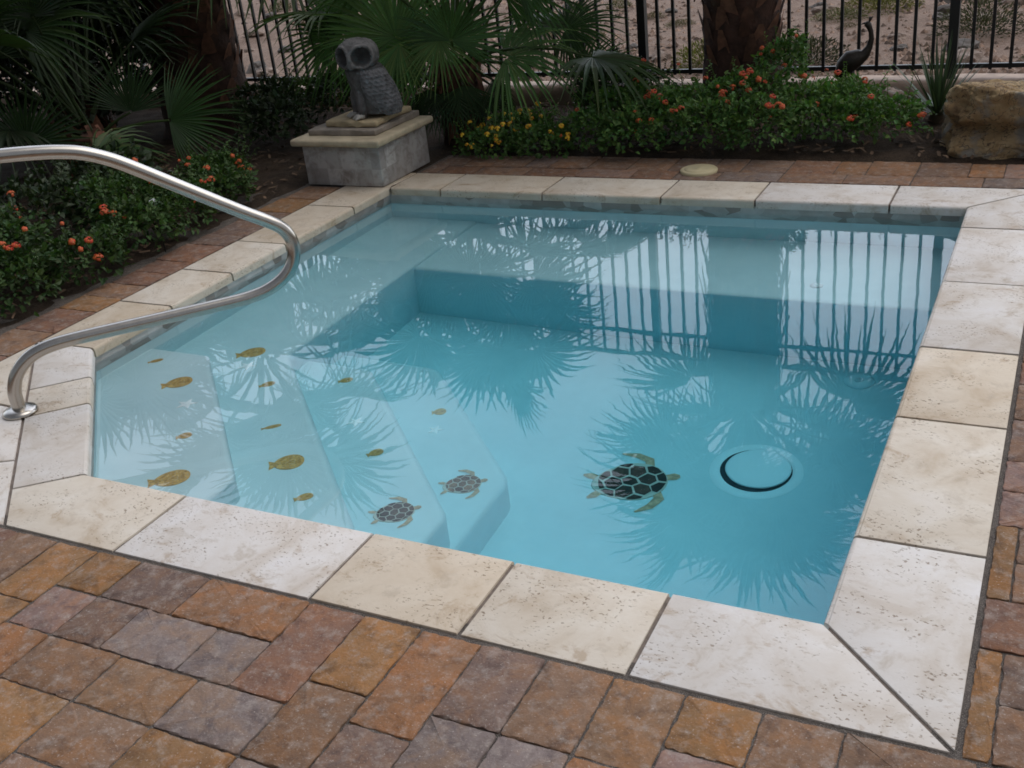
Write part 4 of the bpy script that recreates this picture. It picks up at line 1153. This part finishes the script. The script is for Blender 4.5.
# ------------------------------------------------------------------ handrail
s2 = sqrt(.5); B0 = Vector((-2.819, .254, 0))
prof = [(0, 0), (0, .06), (.004, .09), (.022, .135), (.055, .175), (.10, .205), (.16, .222), (.24, .229), (.40, .2335), (.60, .238), (.78, .243), (.86, .248), (.925, .262),
        (.985, .292), (1.025, .335), (1.043, .385), (1.040, .435), (1.015, .478), (.97, .512), (.90, .556), (.826, .605), (.70, .690), (.567, .780), (.50, .820), (.43, .850), (.36, .866), (.28, .876), (.19, .883), (0, .893), (-.2, .903), (-.42, .910), (-.50, .900), (-.56, .868), (-.592, .82), (-.60, .76), (-.60, .4), (-.60, 0)]
# smooth the bends
def cr(P, n=5):
    out = []
    for i in range(len(P) - 1):
        p0, p1, p2, p3_ = P[max(i - 1, 0)], P[i], P[i + 1], P[min(i + 2, len(P) - 1)]
        for k_ in range(n):
            t = k_ / n
            out.append(tuple(.5 * ((2 * b) + (-a_ + c_) * t + (2 * a_ - 5 * b + 4 * c_ - d_) * t * t + (-a_ + 3 * b - 3 * c_ + d_) * t ** 3) for a_, b, c_, d_ in zip(p0, p1, p2, p3_)))
    out.append(P[-1]); return out
hr = thing('handrail', 'bent stainless steel pool handrail curving out over the steps', 'handrail', B0)
mb = MB(); tube(mb, [(s * s2, s * s2, z) for s, z in cr(prof, 4)], .0235, 20)
mb.build('rail_tube', M['steel'], hr, True)
for s in (0, -.60):
    mb = MB(); lathe(mb, [(.060, .0015), (.060, .008), (.055, .016), (.040, .022), (.026, .024)], 32, (s * s2, s * s2, 0)); mb.build('base_plate', M['steel'], hr, True)

# ------------------------------------------------------------------ plinth, slabs, owl
pl = thing('stone_plinth', 'square grey stone plinth with cream cap at the far pool corner', 'plinth', (-3.30, 3.265, 0))
mb = MB(); vs = []
def rnd_box(name, x0_, x1_, y0_, y1_, z0_, z1_, mtl, parent, r=.01, jit=.0, seg=3):
    bm = bmesh.new(); bmesh.ops.create_cube(bm, size=1)
    for v in bm.verts: v.co = Vector(((x0_ + x1_) / 2 + v.co.x * (x1_ - x0_), (y0_ + y1_) / 2 + v.co.y * (y1_ - y0_), (z0_ + z1_) / 2 + v.co.z * (z1_ - z0_)))
    if jit:
        bmesh.ops.subdivide_edges(bm, edges=[e for e in bm.edges if abs(e.verts[0].co.z - e.verts[1].co.z) < 1e-4], cuts=5, use_grid_fill=True)
        for v in bm.verts:
            k_ = fbm((v.co.x + z0_ * 9, v.co.y, 4), 9, 3); v.co.x += k_ * jit; v.co.y += fbm((v.co.x, v.co.y + z0_ * 9, 9), 9, 3) * jit
    eds = [e for e in bm.edges if len(e.link_faces) == 2 and e.calc_face_angle(0) > .6]
    bmesh.ops.bevel(bm, geom=eds, offset=r, segments=seg, profile=.5, affect='EDGES', clamp_overlap=True)
    me = bpy.data.meshes.new(name); bm.to_mesh(me); bm.free(); me.materials.append(mtl)
    me.polygons.foreach_set('use_smooth', [True] * len(me.polygons)); me.set_sharp_from_angle(angle=RAD(45))
    return link(name, me, parent)
rnd_box('wall', -.255, .265, -.265, .26, .003, .236, M['plinth'], pl, .006)
rnd_box('cap', -.30, .305, -.315, .30, .2365, .276, M['cap'], pl, .014, 0, 4)
s1_ = rnd_box('stone_slab', -.245, .205, -.245, .25, 0, .032, M['slab_grey'], None, .006, .018); s1_.location = (-3.285, 3.30, .277)
tag(s1_, 'lower grey flat stone slab lying on the plinth cap', 'stone slab', 'flat slabs under the owl')
s2_ = rnd_box('stone_slab', -.185, .16, -.20, .20, 0, .036, M['slab_tan'], None, .012, .022); s2_.location = (-3.265, 3.31, .3105)
tag(s2_, 'upper smaller tan stone slab directly under the owl', 'stone slab', 'flat slabs under the owl')

def owl():
    Z0 = .348
    root = thing('owl_statue', 'grey carved stone owl statue with big hollow eyes', 'statue', (-3.175, 3.30, Z0))
    root.rotation_euler = (0, 0, RAD(-128))          # local +x is where the body faces
    def lean(p):
        t = max(0, min(1, p.z / .31)); p.x += .080 * t ** 1.35; return p
    bm = bmesh.new(); bmesh.ops.create_uvsphere(bm, u_segments=128, v_segments=128, radius=1)
    hy = RAD(47)                                      # head turned towards the pool
    fdir = Vector((cos(hy), sin(hy), -.10)).normalized(); sdir = Vector((-sin(hy), cos(hy), 0))
    e1 = (fdir * .84 + sdir * .54).normalized(); e2 = (fdir * .84 - sdir * .54).normalized()
    ton = {}
    HS = .56
    for v in bm.verts:
        z = v.co.z; a_ = math.atan2(v.co.y, v.co.x); zz = (z + 1) / 2
        if zz < HS:
            q_ = zz / HS; h = .290 * q_
            rx = .126 * (1 - max(0, q_ - .34) ** 1.8 * .34) * (min(1, q_ / .08) ** .5)
            if q_ > .86: rx *= 1 - .10 * ((q_ - .86) / .14) ** 2
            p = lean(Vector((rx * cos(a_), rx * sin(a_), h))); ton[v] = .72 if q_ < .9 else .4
        else:
            q_ = (zz - HS) / (1 - HS)
            r = .118 * max(0, 1 - abs(2 * (q_ * .88 + .12) - 1) ** 2.5) ** .5 if q_ < .999 else .0005
            p = Vector((.088 + r * cos(a_), r * 1.10 * sin(a_), 0.276 + .156 * q_)); ton[v] = 1.0
            c_ = Vector((.088, 0, .352)); d = (p - c_).normalized()
            for e in (e1, e2):
                an = math.acos(max(-1, min(1, d.dot(e))))
                if an < .62:
                    f_ = an / .62
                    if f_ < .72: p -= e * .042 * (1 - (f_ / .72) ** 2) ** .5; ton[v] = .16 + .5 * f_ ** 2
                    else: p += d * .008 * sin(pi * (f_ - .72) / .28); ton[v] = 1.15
            an = math.acos(max(-1, min(1, d.dot((fdir + Vector((0, 0, -.42))).normalized()))))
            if an < .20: p += (fdir + Vector((0, 0, -.5))) * .022 * (1 - an / .20)
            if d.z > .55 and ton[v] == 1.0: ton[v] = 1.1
        p += p.normalized() * (.004 * fbm(p * 1.0, 30, 4) + .004 * fbm(p * 1.0, 11, 2))
        v.co = p
    me = bpy.data.meshes.new('body'); bm.verts.index_update(); tl = [ton[v] for v in bm.verts]
    bm.to_mesh(me); bm.free(); me.materials.append(M['owl']); me.polygons.foreach_set('use_smooth', [True] * len(me.polygons))
    at = me.color_attributes.new('tone', 'FLOAT_COLOR', 'POINT')
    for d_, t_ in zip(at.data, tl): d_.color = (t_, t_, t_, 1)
    link('body', me, root)
    for sy in (1, -1):                                # folded wings with rows of feathers
        mb = MB(); nu, nv = 44, 60; vs = []; tn = []
        for i in range(nu + 1):
            for j in range(nv + 1):
                uu = i / nu; vv = j / nv; h = .268 - .262 * vv; q_ = h / .285
                half = max(.02, sin(pi * (.10 + .86 * vv))) ** .45
                a_ = (RAD(104) + RAD(116) * (uu - .5) * half + RAD(14) * (vv - .5)) * sy
                r = .126 * (1 - max(0, q_ - .34) ** 1.8 * .34) + .017 * max(0, sin(pi * uu)) ** .5 * min(1, vv * 8) * min(1, (1 - vv) * 6)
                row = vv * 11; ro = int(row); fx = (uu * 8 + (ro % 2) * .5) % 1; e_ = abs(2 * fx - 1); ph = (row - ro); ph = ph + .5 * e_ ** 2 if ph + .5 * e_ ** 2 < 1 else ph + .5 * e_ ** 2 - 1; lob = 1
                r += .005 * (ph - .3) * lob
                p = lean(Vector((r * cos(a_), r * sin(a_), h))); vs.append(tuple(p)); b_ = .80 + .40 * ph * lob; tn.append((b_, b_ * 1.02, b_ * 1.08))
        fs = [(i * (nv + 1) + j, (i + 1) * (nv + 1) + j, (i + 1) * (nv + 1) + j + 1, i * (nv + 1) + j + 1) for i in range(nu) for j in range(nv)]
        mb.add(vs, fs, tn); mb.build('wing', M['owl'], root, True)
        mb = MB(); tube(mb, [(.115, .046 * sy, .19), (.120, .050 * sy, .12), (.125, .052 * sy, .06), (.128, .052 * sy, .006)], [.020, .034, .030, .022], 14, (.95, .9, .9))
        mb.build('leg', M['owl'], root, True)
        mb = MB()
        for k_ in (-1, 0, 1):
            tube(mb, [(.13, .052 * sy + k_ * .014, .014), (.160, .055 * sy + k_ * .020, .017), (.186, .056 * sy + k_ * .026, .006)], [.014, .012, .004], 8, (3.6, 3.5, 3.2))
        mb.build('foot', M['owl'], root, True)
owl()

# bronze bird in the bed
bd = thing('bird_statue', 'dark bronze bird with long upright neck in front of the fence', 'statue', (-.82, 4.86, 0))
mb = MB()
path = [(-.105, 0, .205), (-.085, 0, .215), (-.055, 0, .262), (-.015, 0, .300), (.030, 0, .318), (.062, 0, .335), (.084, 0, .375), (.094, 0, .420), (.090, 0, .462), (.078, 0, .490), (.070, 0, .506), (.066, 0, .520)]
tube(mb, path, [.018, .034, .056, .062, .048, .030, .020, .0155, .0145, .017, .021, .008], 16)
mb.build('body', M['bronze'], bd, True)
mb = MB(); tube(mb, [(.072, 0, .505), (.050, 0, .510), (.028, 0, .503)], [.011, .006, .0015], 8); mb.build('beak', M['bronze'], bd, True)
mb = MB()
for k_ in (-1, 0, 1): tube(mb, [(.078, 0, .515), (.088 + .008 * k_, .006 * k_, .545)], [.004, .0045], 6)
mb.build('crest', M['bronze'], bd, True)
mb = MB()
for k_ in (-1, 0, 1):
    vs = [(-.095, .012 * k_ - .012, .225), (-.095, .012 * k_ + .012, .225), (-.165, .02 * k_ + .014, .150), (-.165, .02 * k_ - .014, .150)]
    mb.add(vs + [(x, y, z - .006) for x, y, z in vs], [(0, 1, 2, 3), (7, 6, 5, 4), (0, 3, 7, 4), (1, 5, 6, 2), (0, 4, 5, 1), (3, 2, 6, 7)])
mb.build('tail', M['bronze'], bd)
for k_ in (-1, 1):
    mb = MB(); tube(mb, [(-.01, .022 * k_, .265), (.0, .024 * k_, .14), (-.012, .024 * k_, -.01)], [.010, .006, .005], 8); mb.build('leg', M['bronze'], bd, True)

# cream lid in the far strip of paving
ld = thing('round_lid', 'round cream plastic lid set in the far row of pavers', 'lid', (-1.355, 3.475, .001))
mb = MB(); lathe(mb, [(.098, -.02), (.098, .008), (.092, .013), (.080, .012)], 40); mb.build('collar', M['lid'], ld, True)
mb = MB(); lathe(mb, [(.078, .004), (.077, .0135), (.05, .0145), (.018, .0145), (.016, .0175), (.004, .018)], 40); mb.build('cover', M['lid'], ld, True)

# little white garden spike among the left flowers
gs = thing('garden_marker', 'tiny white marker on a thin stake in the left flower bed', 'plant marker', (-3.60, 1.84, 0))
mb = MB(); tube(mb, [(0, 0, -.03), (0, 0, .25)], .003, 6); mb.build('stake', M['iron'], gs, True)
mb = MB(); box(mb, 0, 0, 0, .030, .006, .018)
o = mb.build('plate', M['white'], gs); o.location = (0, -.004, .258); o.rotation_euler = (RAD(-35), RAD(-20), RAD(38))

# ------------------------------------------------------------------ camera
cam = bpy.data.cameras.new('camera'); co = bpy.data.objects.new('camera', cam); col.objects.link(co)
R_ = ((0.89319, -0.10837, 0.43643), (0.43787, 0.43053, -0.78924), (-0.10237, 0.89605, 0.432))
m4 = Matrix(R_).to_4x4(); m4.translation = (0.36852, -1.93631, 1.55185)
co.matrix_world = m4
cam.sensor_width = 36; cam.lens = 1076.23 * 36 / 1024; cam.clip_start = .05; cam.clip_end = 1500
scene.camera = co

# ------------------------------------------------------------------ overcast daylight
SUN_EL, SUN_AZ = RAD(62), RAD(70)
wd = bpy.data.worlds.new('World'); scene.world = wd; wd.use_nodes = True
nt = wd.node_tree; nt.nodes.clear(); k = N(nt)
sky = k.n('ShaderNodeTexSky', sky_type='NISHITA'); sky.sun_disc = False
sky.sun_elevation = SUN_EL; sky.sun_rotation = SUN_AZ; sky.air_density = 1.0; sky.dust_density = 3.0; sky.ozone_density = 1.0
hs = k.n('ShaderNodeHueSaturation'); hs.inputs['Saturation'].default_value = .42; k.l(sky.outputs[0], hs.inputs['Color'])
bg = k.n('ShaderNodeBackground'); bg.inputs['Strength'].default_value = .080
tc = k.n('ShaderNodeTexCoord'); sx = k.n('ShaderNodeSeparateXYZ'); k.l(tc.outputs['Generated'], sx.inputs[0])
# sky brightened towards the fence side, added to strengthen its reflection in the water
dt = k.n('ShaderNodeVectorMath', operation='DOT_PRODUCT'); k.l(tc.outputs['Generated'], dt.inputs[0]); dt.inputs[1].default_value = (-.35, .937, 0)
gl = k.n('ShaderNodeMapRange', interpolation_type='SMOOTHSTEP'); k.l(dt.outputs['Value'], gl.inputs[0])
for i_, v_ in ((1, .05), (2, .72), (3, 1.0), (4, 7.0)): gl.inputs[i_].default_value = v_
gray = k.mix((1, 1, 1), gl.outputs[0], 1.0)
k.l(k.mix(hs.outputs[0], gray, 1.0, 'MULTIPLY'), bg.inputs[0]); wo = k.n('ShaderNodeOutputWorld'); k.l(bg.outputs[0], wo.inputs[0])
sl = bpy.data.lights.new('sun', 'SUN'); sl.energy = .68; sl.angle = RAD(50); sl.color = (1, .98, .96)
so = bpy.data.objects.new('sun', sl); col.objects.link(so)
sv = Vector((cos(SUN_EL) * sin(SUN_AZ), cos(SUN_EL) * cos(SUN_AZ), sin(SUN_EL)))
so.rotation_euler = sv.to_track_quat('Z', 'Y').to_euler(); so.location = sv * 20

scene.view_settings.view_transform = 'Standard'; scene.view_settings.look = 'None'; scene.view_settings.exposure = 0
cy = scene.cycles
cy.use_denoising = True
try:
    cy.denoiser = 'OPENIMAGEDENOISE'; cy.denoising_input_passes = 'RGB_ALBEDO_NORMAL'
except Exception: pass
cy.max_bounces = 12; cy.diffuse_bounces = 4; cy.glossy_bounces = 4; cy.transmission_bounces = 8; cy.transparent_max_bounces = 8
cy.caustics_refractive = True; cy.caustics_reflective = False; cy.blur_glossy = 0.5; cy.sample_clamp_indirect = 6
cy.pixel_filter_type = 'BLACKMAN_HARRIS'; cy.filter_width = 1.7
